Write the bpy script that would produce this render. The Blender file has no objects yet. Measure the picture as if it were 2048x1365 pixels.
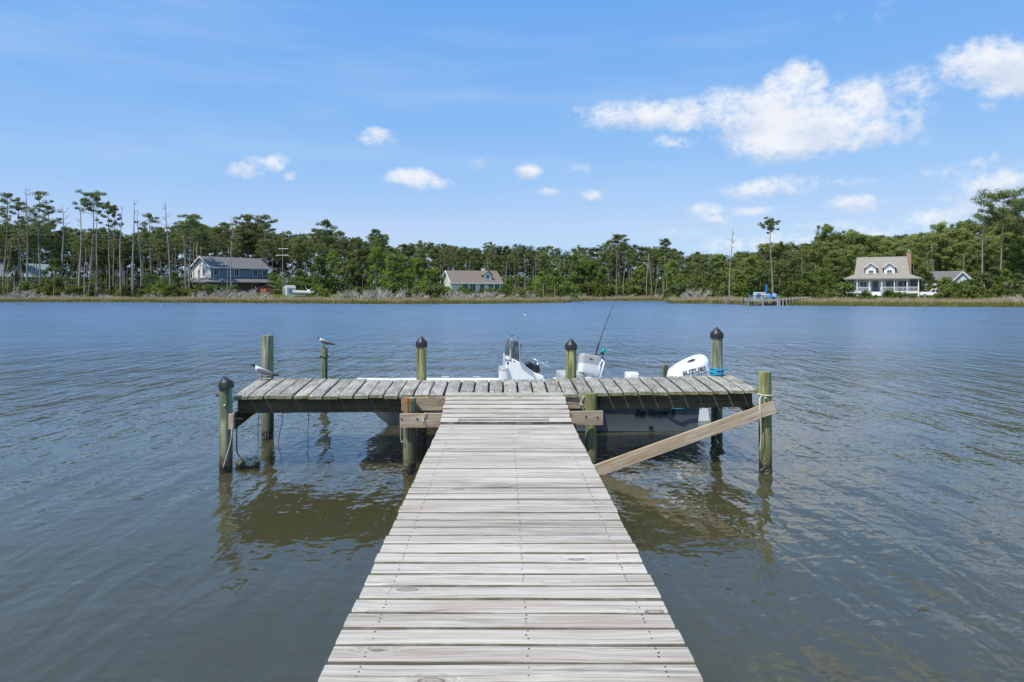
import bpy, math, random
import numpy as np
from mathutils import Vector, Matrix, noise as mnoise

# ---------------------------------------------------------------- camera, sky, sun, exposure
scene = bpy.context.scene
col = scene.collection
CAM_H = 2.27            # eye above the water
F = 1365.0              # focal length in photo pixels
VX, VY = 1008.0, 582.0  # where the walkway vanishes in the photo
cam_d = bpy.data.cameras.new('camera')
cam_d.sensor_width = 36.0
cam_d.lens = F / 2048 * 36.0
cam_d.shift_x = (1024 - VX) / 2048
cam_d.shift_y = -(682.5 - VY) / 2048
cam_d.clip_start = 0.05
cam_d.clip_end = 6000
cam = bpy.data.objects.new('camera', cam_d)
cam.location = (0, 0, CAM_H)
cam.rotation_euler = (math.pi / 2, 0, 0)
col.objects.link(cam)
scene.camera = cam

SUN_DIR = Vector((-0.43, -0.42, 1.0)).normalized()      # towards the sun
SUN_EL = math.asin(SUN_DIR.z)
SUN_AZ = math.atan2(SUN_DIR.x, SUN_DIR.y)               # clockwise from +Y
sun_d = bpy.data.lights.new('sun', 'SUN')
sun_d.energy = 4.6
sun_d.angle = math.radians(0.53)
sun_d.color = (1.0, 0.94, 0.815)
sun = bpy.data.objects.new('sun', sun_d)
sun.rotation_euler = SUN_DIR.to_track_quat('Z', 'Y').to_euler()
sun.location = (-40, -40, 80)
col.objects.link(sun)

scene.view_settings.view_transform = 'Standard'
scene.view_settings.look = 'None'
scene.view_settings.gamma = 1
scene.view_settings.use_curve_mapping = False
scene.view_settings.exposure = 0.0
SKY_STRENGTH = 0.12

# ---------------------------------------------------------------- node helpers
class NT:
    """tiny expression layer over a node tree"""
    def __init__(self, tree):
        self.t = tree
    def node(self, typ, **kw):
        n = self.t.nodes.new(typ)
        for k, v in kw.items():
            setattr(n, k, v)
        return n
    def put(self, sock, v):
        if v is None:
            return
        if isinstance(v, bpy.types.NodeSocket):
            self.t.links.new(v, sock)
        else:
            if hasattr(sock.default_value, '__len__') and not hasattr(v, '__len__'):
                v = [v] * len(sock.default_value)
            if hasattr(sock.default_value, '__len__') and len(sock.default_value) == 4 and len(v) == 3:
                v = (*v, 1)
            sock.default_value = v
    def m(self, op, a, b=None, c=None, clamp=False):
        n = self.node('ShaderNodeMath', operation=op, use_clamp=clamp)
        for i, x in enumerate((a, b, c)):
            self.put(n.inputs[i], x)
        return n.outputs[0]
    def v(self, op, a, b=None, scale=None):
        n = self.node('ShaderNodeVectorMath', operation=op)
        self.put(n.inputs[0], a); self.put(n.inputs[1], b)
        if scale is not None:
            self.put(n.inputs['Scale'], scale)
        return n.outputs[1] if op in ('LENGTH', 'DOT_PRODUCT', 'DISTANCE') else n.outputs[0]
    def xyz(self, a):
        n = self.node('ShaderNodeSeparateXYZ'); self.put(n.inputs[0], a)
        return n.outputs[0], n.outputs[1], n.outputs[2]
    def comb(self, x=0, y=0, z=0):
        n = self.node('ShaderNodeCombineXYZ')
        for i, q in enumerate((x, y, z)):
            self.put(n.inputs[i], q)
        return n.outputs[0]
    def noise(self, vec, scale=1, detail=3, rough=0.5, dist=0, dim='3D', color=False):
        n = self.node('ShaderNodeTexNoise', noise_dimensions=dim)
        self.put(n.inputs['Vector'], vec); self.put(n.inputs['Scale'], scale)
        self.put(n.inputs['Detail'], detail); self.put(n.inputs['Roughness'], rough)
        self.put(n.inputs['Distortion'], dist)
        return n.outputs[1] if color else n.outputs[0]
    def map(self, vec, scale=(1, 1, 1), loc=(0, 0, 0), rot=(0, 0, 0)):
        n = self.node('ShaderNodeMapping')
        self.put(n.inputs[0], vec)
        n.inputs[1].default_value = loc; n.inputs[2].default_value = rot; n.inputs[3].default_value = scale
        return n.outputs[0]
    def step(self, x, lo, hi, a=0.0, b=1.0, smooth=True):
        n = self.node('ShaderNodeMapRange', interpolation_type='SMOOTHSTEP' if smooth else 'LINEAR')
        n.clamp = True
        for i, q in enumerate((x, lo, hi, a, b)):
            self.put(n.inputs[i], q)
        return n.outputs[0]
    def mix(self, f, a, b, blend='MIX'):
        n = self.node('ShaderNodeMix', data_type='RGBA', blend_type=blend)
        self.put(n.inputs['Factor'], f)
        self.put(n.inputs[6], a); self.put(n.inputs[7], b)
        return n.outputs[2]
    def ramp(self, f, stops):
        n = self.node('ShaderNodeValToRGB')
        el = n.color_ramp.elements
        while len(el) < len(stops):
            el.new(0.5)
        for e, (p, c) in zip(el, stops):
            e.position = p; e.color = (*c, 1)
        self.put(n.inputs[0], f)
        return n.outputs[0]

# ---------------------------------------------------------------- world: Nishita sky with fair weather clouds
def px_dir(x, y):
    v = Vector(((x - VX) / F, 1.0, (VY - y) / F)).normalized()
    return math.atan2(v.x, v.y), math.asin(v.z)

CLOUDS = [  # photo x, y, half width, half height, weight
    (1610, 245, 205, 70, 1.1), (1590, 172, 60, 44, 1.1), (1690, 225, 120, 60, 1.0), (1640, 280, 150, 32, 1.0),
    (1330, 236, 150, 33, .85), (1450, 226, 66, 42, .9), (1225, 228, 40, 22, .8), (1800, 268, 50, 32, .5),
    (1955, 128, 90, 46, 1.0), (2030, 145, 90, 52, 1.1), (1835, 175, 62, 40, .55), (1852, 222, 40, 20, .5),
    (1950, 222, 40, 18, .4), (1355, 289, 40, 14, .65), (1160, 232, 26, 13, .45),
    (1560, 374, 120, 20, .62), (1690, 372, 90, 13, .45), (1710, 409, 62, 18, .8), (1975, 322, 36, 11, .8),
    (1990, 368, 85, 28, .8), (1950, 405, 90, 36, .5), (1862, 438, 62, 16, .7), (1410, 425, 30, 13, .75),
    (1430, 442, 22, 9, .75), (1500, 424, 52, 11, .45), (1650, 450, 70, 11, .4), (1560, 487, 130, 18, .5),
    (1480, 492, 80, 18, .55), (1360, 474, 60, 9, .35), (1790, 470, 160, 30, .45), (1640, 500, 120, 22, .5), (1930, 340, 130, 20, .35),
    (757, 270, 37, 15, .9), (496, 342, 30, 13, 1.0), (533, 326, 31, 15, 1.0), (577, 349, 14, 8, .5),
    (822, 358, 38, 17, 1.0), (870, 367, 25, 10, .85), (961, 330, 20, 13, .6), (1060, 345, 22, 12, .85),
    (1100, 387, 20, 8, .6), (1182, 390, 20, 9, .7), (1163, 340, 18, 10, .4), (1772, 28, 22, 22, .3), (1675, 30, 14, 9, .3),
    # above the frame, where the water mirrors them
    (1750, -260, 260, 80, .8), (2150, -120, 220, 80, .8), (2500, 100, 260, 90, .9), (1300, -620, 240, 110, .6),
    (300, -420, 150, 50, .5), (2400, -520, 300, 120, .7), (-500, 150, 160, 50, .6),
]
world = bpy.data.worlds.new('World')
scene.world = world
world.use_nodes = True
wt = world.node_tree
wt.nodes.clear()
w = NT(wt)
sky = w.node('ShaderNodeTexSky', sky_type='NISHITA')
sky.sun_disc = False
sky.sun_elevation = SUN_EL
sky.sun_rotation = SUN_AZ
sky.altitude = 0
sky.air_density = 1.0
sky.dust_density = 0.35
sky.ozone_density = 1.6
dirv = w.node('ShaderNodeTexCoord').outputs['Generated']
dx, dy, dz = w.xyz(dirv)
az = w.m('ARCTAN2', dx, dy)
el = w.m('ARCSINE', dz)
n_big = w.noise(dirv, 13, 6, 0.5)
n_edge = w.noise(w.map(dirv, (1, 1, 1.4)), 34, 6, 0.6)
n_fine = w.noise(w.map(dirv, (1, 1, 1.3)), 90, 4, 0.6)
n_warp = w.noise(dirv, 14, 4, 0.55, color=True)
wx, wy, wz = w.xyz(n_warp)
azw = w.m('ADD', az, w.m('MULTIPLY', w.m('SUBTRACT', wx, .5), .030))
elw = w.m('ADD', el, w.m('MULTIPLY', w.m('SUBTRACT', wz, .5), .030))
field = None
for cx, cy, rx, ry, wgt in CLOUDS:
    a0, e0 = px_dir(cx, cy)
    a1, _ = px_dir(cx + rx, cy)
    _, e1 = px_dir(cx, cy - ry)
    ra, re = abs(a1 - a0) * 1.38, abs(e1 - e0) * 1.38
    if rx < 46:        # scraps: ragged and thin
        ra *= 1.22; re *= 1.15; wgt *= .74
    u = w.m('MULTIPLY_ADD', azw, 1 / ra, -a0 / ra)
    q = w.m('MULTIPLY_ADD', elw, 1 / re, -e0 / re)
    r2 = w.m('MULTIPLY_ADD', u, u, w.m('MULTIPLY', q, q))
    fi = w.m('MULTIPLY_ADD', r2, -wgt, wgt)
    field = fi if field is None else w.m('MAXIMUM', field, fi)
    ww = w.m('MAXIMUM', fi, 0.0)            # how low in its own cloud a point sits, for the shaded underside
    wsum = ww if cx == 1610 and cy == 245 else w.m('ADD', wsum, ww)
    qsum = w.m('MULTIPLY', ww, q) if cx == 1610 and cy == 245 else w.m('MULTIPLY_ADD', ww, q, qsum)
nn = w.m('ADD', w.m('MULTIPLY', w.m('SUBTRACT', n_big, .5), 1.7), w.m('ADD', w.m('MULTIPLY', w.m('SUBTRACT', n_edge, .5), 1.5), w.m('MULTIPLY', w.m('SUBTRACT', n_fine, .5), 1.25)))
fld = w.m('ADD', field, nn)
cover = w.m('MULTIPLY', w.step(fld, 0.0, 1.15), w.step(field, -0.05, 0.6))
# thin high veil in long streaks
veil_n = w.noise(w.map(dirv, (1.2, 1.2, 9), rot=(0, math.radians(9), 0)), 1.6, 5, 0.55)
veil = w.m('MULTIPLY', w.step(veil_n, 0.47, 0.78), 0.20)
shade_n = w.noise(w.map(dirv, (1, 1, 1.8), loc=(.03, 0, .06)), 13, 4, 0.45)
qrel = w.m('DIVIDE', qsum, w.m('ADD', wsum, .02))
lit = w.step(w.m('ADD', w.m('MULTIPLY', qrel, .75), w.m('MULTIPLY', w.m('SUBTRACT', shade_n, .5), 2.6)), -0.75, 0.25)
cl_col = w.mix(lit, (0.66, 0.73, 0.86), (0.96, 0.965, 0.985))
s0 = w.v('MULTIPLY', sky.outputs[0], (SKY_STRENGTH * 0.80, SKY_STRENGTH * 1.02, SKY_STRENGTH * 1.06))
sr, sg, sb = w.xyz(s0)      # camera-like saturation of the clear blue
base = w.comb(w.m('MINIMUM', w.m('MULTIPLY', w.m('POWER', sr, .92), 1.10), .50), w.m('MINIMUM', w.m('MULTIPLY', w.m('POWER', sg, .507), .79), .70), w.m('MINIMUM', w.m('MULTIPLY', w.m('POWER', sb, .15), .965), w.m('MULTIPLY', sb, 1.85)))
c1 = w.mix(veil, base, (0.72, 0.82, 0.95))
c2 = w.mix(w.m('MULTIPLY', w.m('POWER', cover, .9), 0.88), c1, cl_col)
bg = w.node('ShaderNodeBackground')
w.put(bg.inputs[0], c2)
bg.inputs[1].default_value = 1.0
wo = w.node('ShaderNodeOutputWorld')
wt.links.new(bg.outputs[0], wo.inputs[0])

# ---------------------------------------------------------------- mesh helpers
R = random.Random(7)
NR = np.random.default_rng(11)

class MB:
    """collects pieces and links them as ONE mesh object"""
    def __init__(self):
        self.v = []; self.f = []; self.mi = []; self.n = 0
    def add(self, verts, faces, mi=0):
        self.v.extend([tuple(p) for p in verts])
        self.f.extend([tuple(i + self.n for i in q) for q in faces])
        self.mi.extend([mi] * len(faces))
        self.n += len(verts)
    def box(self, c, s, mi=0, rot=None):
        x, y, z = s[0] / 2, s[1] / 2, s[2] / 2
        p = [Vector((a * x, b * y, d * z)) for a in (-1, 1) for b in (-1, 1) for d in (-1, 1)]
        if rot is not None:
            p = [rot @ q for q in p]
        p = [q + Vector(c) for q in p]
        self.add(p, [(0, 1, 3, 2), (4, 6, 7, 5), (0, 4, 5, 1), (2, 3, 7, 6), (0, 2, 6, 4), (1, 5, 7, 3)], mi)
    def bar(self, a, b, wd, ht, mi=0, up=(0, 0, 1)):
        """rectangular bar from a to b, wd sideways, ht along up"""
        a, b = Vector(a), Vector(b)
        d = (b - a).normalized()
        s = d.cross(Vector(up)).normalized()
        u = s.cross(d)
        p = [q + s * (i * wd / 2) + u * (j * ht / 2) for q in (a, b) for i, j in ((-1, -1), (1, -1), (1, 1), (-1, 1))]
        self.add(p, [(0, 1, 2, 3)[::-1], (4, 5, 6, 7), (0, 1, 5, 4), (1, 2, 6, 5), (2, 3, 7, 6), (3, 0, 4, 7)], mi)
    def loft(self, rings, mi=0, cap=True, closed=True, ring_mi=None):
        n = len(rings[0]); base = []
        for r in rings:
            base.extend(r)
        fs = []; mis = []
        for i in range(len(rings) - 1):
            for j in range(n if closed else n - 1):
                k = (j + 1) % n
                fs.append((i * n + j, i * n + k, (i + 1) * n + k, (i + 1) * n + j))
                mis.append(ring_mi[i] if ring_mi else mi)
        if cap:
            fs.append(tuple(range(n))[::-1]); mis.append(ring_mi[0] if ring_mi else mi)
            fs.append(tuple((len(rings) - 1) * n + j for j in range(n))); mis.append(ring_mi[-1] if ring_mi else mi)
        self.add(base, fs, mi)
        self.mi[-len(mis):] = mis
    def tube(self, pts, r, n=6, mi=0, cap=True):
        pts = [Vector(p) for p in pts]
        rs = r if hasattr(r, '__len__') else [r] * len(pts)
        d0 = (pts[1] - pts[0]).normalized()
        ref = Vector((0, 0, 1)) if abs(d0.z) < .9 else Vector((1, 0, 0))
        rings = []
        for i, p in enumerate(pts):
            d = (pts[min(i + 1, len(pts) - 1)] - pts[max(i - 1, 0)]).normalized()
            s = d.cross(ref)
            s = s.normalized() if s.length > 1e-5 else Vector((1, 0, 0))
            u = s.cross(d).normalized()
            rings.append([p + (s * math.cos(t) + u * math.sin(t)) * rs[i] for t in (2 * math.pi * k / n for k in range(n))])
        self.loft(rings, mi, cap)
    def prism(self, poly, y0, y1, mi=0):
        """outline in x,z run from y0 to y1"""
        self.loft([[(x, y0, z) for x, z in poly], [(x, y1, z) for x, z in poly]], mi)
    def ellipsoid(self, c, r, nu=12, nv=8, mi=0, rot=None):
        rings = []
        for j in range(nv + 1):
            t = -math.pi / 2 + math.pi * (j + .02) / (nv + .04)
            ring = []
            for i in range(nu):
                a = 2 * math.pi * i / nu
                p = Vector((r[0] * math.cos(t) * math.cos(a), r[1] * math.cos(t) * math.sin(a), r[2] * math.sin(t)))
                if rot is not None:
                    p = rot @ p
                ring.append(p + Vector(c))
            rings.append(ring)
        self.loft(rings, mi)
    def mesh(self, name, mats, smooth=False, off=None):
        me = bpy.data.meshes.new(name)
        v = self.v if off is None else [(p[0] - off[0], p[1] - off[1], p[2] - off[2]) for p in self.v]
        me.from_pydata(v, [], self.f)
        for m_ in (mats if isinstance(mats, (list, tuple)) else [mats]):
            me.materials.append(m_)
        me.polygons.foreach_set('material_index', self.mi)
        if smooth:
            me.polygons.foreach_set('use_smooth', [True] * len(me.polygons))
        me.update()
        return me
    def build(self, name, mats, parent=None, world=True, smooth=False, bevel=0, label=None):
        """geometry given in world coordinates unless world=False (then in the parent's own frame)"""
        off = None
        if parent is not None and world:
            q = parent
            off = Vector((0, 0, 0))
            while q is not None:
                off += q.location; q = q.parent
        o = link(name, self.mesh(name, mats, smooth, off), parent)
        if bevel:
            b = o.modifiers.new('bevel', 'BEVEL'); b.width = bevel; b.segments = 2; b.limit_method = 'ANGLE'
            b.angle_limit = math.radians(40)
        if label:
            o['label'] = label
        return o

def link(name, me, parent=None, loc=None, rot=None):
    o = bpy.data.objects.new(name, me)
    col.objects.link(o)
    if parent is not None:
        o.parent = parent
    if loc is not None:
        o.location = loc
    if rot is not None:
        o.rotation_euler = rot
    return o

def tag(o, label=None, cat=None, group=None, kind=None):
    for k, x in (('label', label), ('category', cat), ('group', group), ('kind', kind)):
        if x:
            o[k] = x
    return o

def thing(name, loc, label, cat, group=None, rz=0):
    o = bpy.data.objects.new(name, None)
    o.empty_display_size = .2
    col.objects.link(o)
    o.location = loc
    o.rotation_euler = (0, 0, rz)
    return tag(o, label, cat, group)

def W(x, y, d):
    """photo pixel at depth d -> world point"""
    return Vector(((x - VX) / F * d, d, CAM_H + (VY - y) / F * d))

def text_mesh(body, size, mat, shear=0, space=1.0, extrude=.002, xs=1.0, bold=0):
    cu = bpy.data.curves.new('lettering', 'FONT')
    cu.body = body; cu.size = size; cu.shear = shear; cu.space_character = space; cu.extrude = extrude; cu.offset = bold
    tmp = bpy.data.objects.new('lettering_source', cu)
    col.objects.link(tmp)
    bpy.context.view_layer.update()
    me = bpy.data.meshes.new_from_object(tmp.evaluated_get(bpy.context.evaluated_depsgraph_get()))
    bpy.data.objects.remove(tmp)
    bpy.data.curves.remove(cu)
    me.transform(Matrix.Diagonal((xs, 1, 1, 1)))
    me.materials.clear(); me.materials.append(mat)
    return me

# ---------------------------------------------------------------- materials
def newmat(name):
    mt = bpy.data.materials.new(name)
    mt.use_nodes = True
    nt = mt.node_tree
    nt.nodes.clear()
    n = NT(nt)
    out = n.node('ShaderNodeOutputMaterial')
    b = n.node('ShaderNodeBsdfPrincipled')
    nt.links.new(b.outputs[0], out.inputs[0])
    return mt, n, b, out

def plain(name, c, rough=.5, metal=0, var=.12, scale=6, bump=0, spec=.5, coat=0):
    mt, n, b, _ = newmat(name)
    oc = n.node('ShaderNodeTexCoord').outputs['Object']
    f = n.noise(oc, scale, 4, .6)
    lo = tuple(x * (1 - var) for x in c); hi = tuple(min(1, x * (1 + var)) for x in c)
    n.put(b.inputs['Base Color'], n.mix(n.step(f, .3, .7), lo, hi))
    n.put(b.inputs['Roughness'], n.step(f, .2, .8, max(0.02, rough - .07), rough + .07, False))
    b.inputs['Metallic'].default_value = metal
    b.inputs['Specular IOR Level'].default_value = spec
    b.inputs['Coat Weight'].default_value = coat
    if bump:
        bn = n.node('ShaderNodeBump'); bn.inputs['Strength'].default_value = .6; bn.inputs['Distance'].default_value = bump
        n.put(bn.inputs['Height'], n.noise(oc, scale * 3, 4, .6)); n.put(b.inputs['Normal'], bn.outputs[0])
    return mt

def wood(name, dark, mid, light, algae_col=(.16, .165, .055), grain=1.0, mottle=0.0, algae=0.0, knots=1.0, warm=(.30, .19, .11), warm_amt=.25, bump=.0015, gap_dirt=.0):
    """weathered sawn board: length along local x, width y"""
    mt, n, b, _ = newmat(name)
    tc = n.node('ShaderNodeTexCoord').outputs['Object']
    oi = n.node('ShaderNodeObjectInfo')
    rnd = oi.outputs['Random']
    oc = n.v('ADD', tc, n.comb(n.m('MULTIPLY', rnd, 57.0), n.m('MULTIPLY', rnd, 31.0), n.m('MULTIPLY', rnd, 13.0)))
    # knots: stretched cells, only some of them carry one
    kv = n.node('ShaderNodeTexVoronoi', feature='F1')
    n.put(kv.inputs['Vector'], n.map(oc, (3.0, 5.2, 5.2))); kv.inputs['Scale'].default_value = 1.0
    kd = kv.outputs['Distance']
    kr, kg, kb = n.xyz(kv.outputs['Color'])
    has = n.step(kr, .52, .53)
    near = n.m('MULTIPLY', n.step(kd, 0.0, .30, 1, 0), has)
    bend = n.m('MULTIPLY', near, .09)
    ox, oy, oz = n.xyz(oc)
    wob = n.m('MULTIPLY', n.m('SUBTRACT', n.noise(n.map(oc, (1.1, 2, 2)), 1.0, 2, .5), .5), .10)
    gc = n.comb(n.m('MULTIPLY', ox, .9 * grain), n.m('ADD', n.m('MULTIPLY', n.m('ADD', oy, n.m('ADD', bend, wob)), 26 * grain), 0), n.m('MULTIPLY', n.m('ADD', oz, n.m('ADD', bend, wob)), 26 * grain))
    g1 = n.noise(gc, 1.0, 5, .62)
    g2 = n.noise(n.v('MULTIPLY', gc, (2.2, 4.2, 4.2)), 1.0, 3, .6)
    big = n.noise(n.map(oc, (1.3, 4, 4)), 1.0, 3, .5)
    t = n.m('ADD', n.m('MULTIPLY', g1, .50), n.m('ADD', n.m('MULTIPLY', g2, .52), n.m('MULTIPLY', big, .25)))
    t = n.m('ADD', t, n.m('MULTIPLY', n.m('SUBTRACT', rnd, .5), .12))
    c = n.ramp(n.step(t, .44, .80, smooth=False), [(0, dark), (.42, mid), (1, light)])
    st = n.noise(n.map(oc, (.8, 3.5, 3.5), loc=(7, 3, 1)), 1.3, 3, .55)
    c = n.mix(n.m('MULTIPLY', n.step(st, .52, .78), warm_amt), c, warm)
    rings = n.m('SINE', n.m('MULTIPLY', kd, 90))
    kcol = n.mix(n.step(rings, -1, 1), tuple(x * .28 for x in dark), tuple(x * .48 for x in mid))
    c = n.mix(n.m('MULTIPLY', n.m('MULTIPLY', n.m('ADD', n.step(kd, .07, .10, .45, 0), n.m('MULTIPLY', n.step(kd, .075, .095), n.step(kd, .10, .125, 1, 0))), has), knots * .95), c, kcol)
    fig = n.m('SINE', n.m('MULTIPLY', n.m('ADD', n.m('ADD', oy, oz), n.m('ADD', n.m('MULTIPLY', wob, 2.2), bend)), 210))
    figm = n.step(n.noise(n.map(oc, (1.0, 5, 5), loc=(2, 9, 4)), 1.0, 2, .5), .46, .62)
    c = n.mix(n.m('MULTIPLY', n.m('MULTIPLY', n.step(fig, .0, 1.0), figm), .42), c, tuple(x * .62 for x in mid))
    crack = n.noise(n.map(oc, (.7, 60, 60)), 1.0, 2, .5)
    c = n.mix(n.m('MULTIPLY', n.step(crack, .62, .72), .65), c, tuple(x * .4 for x in dark))
    if mottle:
        m1 = n.noise(n.map(oc, (16, 34, 30)), 1.0, 6, .75)
        m2 = n.noise(n.v('ADD', oc, (5, 5, 5)), 22, 5, .7)
        m3 = n.noise(n.map(oc, (2.2, 4.5, 4)), 1.0, 3, .5)
        c = n.mix(n.m('MULTIPLY', n.step(n.m('ADD', m1, n.m('MULTIPLY', n.m('SUBTRACT', m3, .5), .5)), .46, .60), mottle), c, (.12, .115, .085))
        c = n.mix(n.m('MULTIPLY', n.step(m2, .55, .64), mottle * .75), c, (.60, .60, .57))
        c = n.mix(n.m('MULTIPLY', n.step(m3, .55, .75), mottle * .45), c, (.21, .20, .095))
    if algae:
        # green film on the end grain and the edges that stay damp
        gx, gy, gz = n.xyz(tc)
        gn = n.node('ShaderNodeNewGeometry').outputs['Normal']
        _, _, nz = n.xyz(gn)
        side = n.step(nz, .55, .9, 1, 0)
        an = n.noise(oc, 9, 3, .6)
        c = n.mix(n.m('MULTIPLY', n.m('MULTIPLY', side, n.step(an, .3, .6)), algae), c, n.mix(n.step(g1, .35, .65), tuple(x * .6 for x in algae_col), algae_col))
    n.put(b.inputs['Base Color'], c)
    b.inputs['Roughness'].default_value = .82
    b.inputs['Specular IOR Level'].default_value = .25
    bn = n.node('ShaderNodeBump'); bn.inputs['Strength'].default_value = .8; bn.inputs['Distance'].default_value = bump
    n.put(bn.inputs['Height'], n.m('ADD', n.m('ADD', g1, n.m('MULTIPLY', g2, .6)), n.m('MULTIPLY', n.step(crack, .66, .74), -.8)))
    n.put(b.inputs['Normal'], bn.outputs[0])
    return mt

def pile_wood(name, a, bcol, rot=None, weather=0.3):
    """round treated timber; local z = height above the water"""
    mt, n, b, _ = newmat(name)
    tc = n.node('ShaderNodeTexCoord').outputs['Object']
    rnd = n.node('ShaderNodeObjectInfo').outputs['Random']
    oc = n.v('ADD', tc, n.comb(n.m('MULTIPLY', rnd, 31), n.m('MULTIPLY', rnd, 17), n.m('MULTIPLY', rnd, 9)))
    g = n.noise(n.map(oc, (22, 22, 1.3)), 1.0, 5, .65)
    s = n.noise(n.map(oc, (5, 5, .9)), 1.0, 4, .6)
    patch = n.noise(oc, 4.5, 4, .6)
    c = n.ramp(n.step(n.m('ADD', n.m('MULTIPLY', g, .7), n.m('MULTIPLY', s, .5)), .44, .76, smooth=False),
               [(0, tuple(x * .35 for x in a)), (.4, a), (1, bcol)])
    c = n.mix(n.m('MULTIPLY', n.step(patch, .5, .68), weather), c, (.30, .25, .16))
    c = n.mix(n.m('MULTIPLY', n.step(n.noise(n.map(oc, (9, 9, 2), loc=(3, 1, 2)), 1, 4, .6), .55, .7), .5), c, (.10, .20, .155))
    if rot:
        rx, ry, rz = n.xyz(tc)
        hot = n.m('MULTIPLY', n.step(n.noise(n.map(tc, (9, 9, 5)), 1, 5, .65), .40, .56), n.m('MULTIPLY', n.step(rz, rot[0], rot[0] + .08), n.step(ry, -.03, .0, 1, 0)))
        c = n.mix(hot, c, n.mix(n.step(n.noise(tc, 45, 4, .6), .35, .65), (.10, .03, .012), (.50, .19, .05)))
    ck = n.noise(n.map(oc, (32, 32, .7)), 1.0, 3, .55)
    c = n.mix(n.m('MULTIPLY', n.step(ck, .57, .65), .8), c, tuple(x * .22 for x in a))
    pale = n.noise(n.map(oc, (7, 7, 1.6), loc=(8, 2, 6)), 1.0, 4, .6)
    c = n.mix(n.m('MULTIPLY', n.step(pale, .56, .70), .55), c, tuple(min(1, x * 1.35 + .03) for x in bcol))
    zx, zy, zz = n.xyz(tc)
    wl = n.noise(n.map(oc, (9, 9, 5)), 1.0, 4, .6)
    zt = n.m('ADD', zz, n.m('MULTIPLY', n.m('SUBTRACT', wl, .5), .30))
    c = n.mix(n.step(zt, .10, .62, .72, 0), c, (.105, .10, .045))
    c = n.mix(n.step(zt, .06, .22, 1, 0), c, (.028, .024, .016))
    sp = n.node('ShaderNodeTexVoronoi'); n.put(sp.inputs['Vector'], oc); sp.inputs['Scale'].default_value = 34
    c = n.mix(n.m('MULTIPLY', n.m('MULTIPLY', n.step(sp.outputs['Distance'], .26, .40, 1, 0), n.step(zt, .04, .30, 1, 0)), n.step(n.noise(oc, 11, 2, .5), .44, .54)), c, (.36, .33, .27))
    n.put(b.inputs['Base Color'], c)
    n.put(b.inputs['Roughness'], n.step(zz, .05, .25, .35, .85))
    bn = n.node('ShaderNodeBump'); bn.inputs['Strength'].default_value = .9; bn.inputs['Distance'].default_value = .006
    n.put(bn.inputs['Height'], n.m('ADD', g, n.m('MULTIPLY', sp.outputs['Distance'], n.step(zt, .03, .2, .6, 0))))
    n.put(b.inputs['Normal'], bn.outputs[0])
    return mt

def leaf(name, c, c2, trans=.28):
    mt = bpy.data.materials.new(name)
    mt.use_nodes = True
    nt = mt.node_tree; nt.nodes.clear()
    n = NT(nt)
    out = n.node('ShaderNodeOutputMaterial')
    rnd = n.node('ShaderNodeObjectInfo').outputs['Random']
    pos = n.node('ShaderNodeNewGeometry').outputs['Position']
    isl = n.node('ShaderNodeNewGeometry').outputs['Random Per Island']
    f = n.m('ADD', n.m('MULTIPLY', rnd, .45), n.m('ADD', n.m('MULTIPLY', isl, .35), n.m('MULTIPLY', n.noise(pos, .9, 3, .6), .55)))
    cc = n.mix(n.step(f, .25, 1.0, smooth=False), c, c2)
    d = n.node('ShaderNodeBsdfDiffuse'); n.put(d.inputs[0], cc)
    t = n.node('ShaderNodeBsdfTranslucent'); n.put(t.inputs[0], n.mix(.5, cc, (c2[0] * 1.3, c2[1] * 1.25, c2[2] * .7)))
    ms = n.node('ShaderNodeMixShader'); ms.inputs[0].default_value = trans
    nt.links.new(d.outputs[0], ms.inputs[1]); nt.links.new(t.outputs[0], ms.inputs[2])
    nt.links.new(ms.outputs[0], out.inputs[0])
    return mt

def glass(name, c, alpha=.5, rough=.03):
    mt, n, b, _ = newmat(name)
    b.inputs['Base Color'].default_value = (*c, 1)
    b.inputs['Roughness'].default_value = rough
    b.inputs['Alpha'].default_value = alpha
    return mt

M = {}
M['walk'] = wood('weathered_walkway_wood', (.19, .158, .125), (.425, .385, .338), (.61, .565, .508), algae_col=(.27, .24, .155), grain=1.5, mottle=.05, algae=.95, warm=(.33, .25, .185), warm_amt=.6)
M['deck'] = wood('mossy_grey_deck_wood', (.14, .128, .100), (.35, .326, .287), (.54, .51, .46), algae_col=(.235, .215, .085), mottle=.72, algae=.95, warm_amt=.15)
M['beam'] = wood('brown_grey_beam_wood', (.13, .088, .06), (.39, .305, .22), (.60, .51, .41), knots=1, warm_amt=.3, algae=.0)
M['dark_beam'] = wood('dark_beam_wood', (.045, .040, .024), (.085, .077, .046), (.14, .13, .085), algae=.0, knots=.6, warm_amt=.1)  # darker, more olive brown than the other beams
M['brace'] = wood('new_brace_wood', (.17, .105, .06), (.46, .35, .24), (.68, .575, .44), knots=1, warm=(.34, .19, .09), warm_amt=.55)
M['pile'] = pile_wood('green_treated_pile', (.19, .20, .075), (.40, .41, .19), weather=.45)
M['pile_teal'] = pile_wood('teal_treated_pile', (.17, .20, .11), (.35, .42, .27), weather=.45)
M['pile_old'] = pile_wood('old_cracked_pile', (.16, .175, .115), (.42, .45, .34), weather=.35)
M['pile_rot'] = pile_wood('rotting_pile', (.18, .18, .10), (.35, .35, .22), rot=(.62,), weather=.5)
M['cap'] = plain('black_rubber_cap', (.018, .018, .02), .45, var=.3)
M['iron'] = plain('rusty_iron', (.07, .045, .03), .7, metal=.3, var=.4, scale=20)
M['zinc'] = plain('galvanised_bolt', (.42, .40, .36), .45, metal=.5, var=.2)
M['steel'] = plain('polished_steel', (.68, .69, .70), .16, metal=1, var=.05)
M['gel'] = plain('white_gelcoat', (.87, .865, .85), .22, var=.03, coat=.3)
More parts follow.
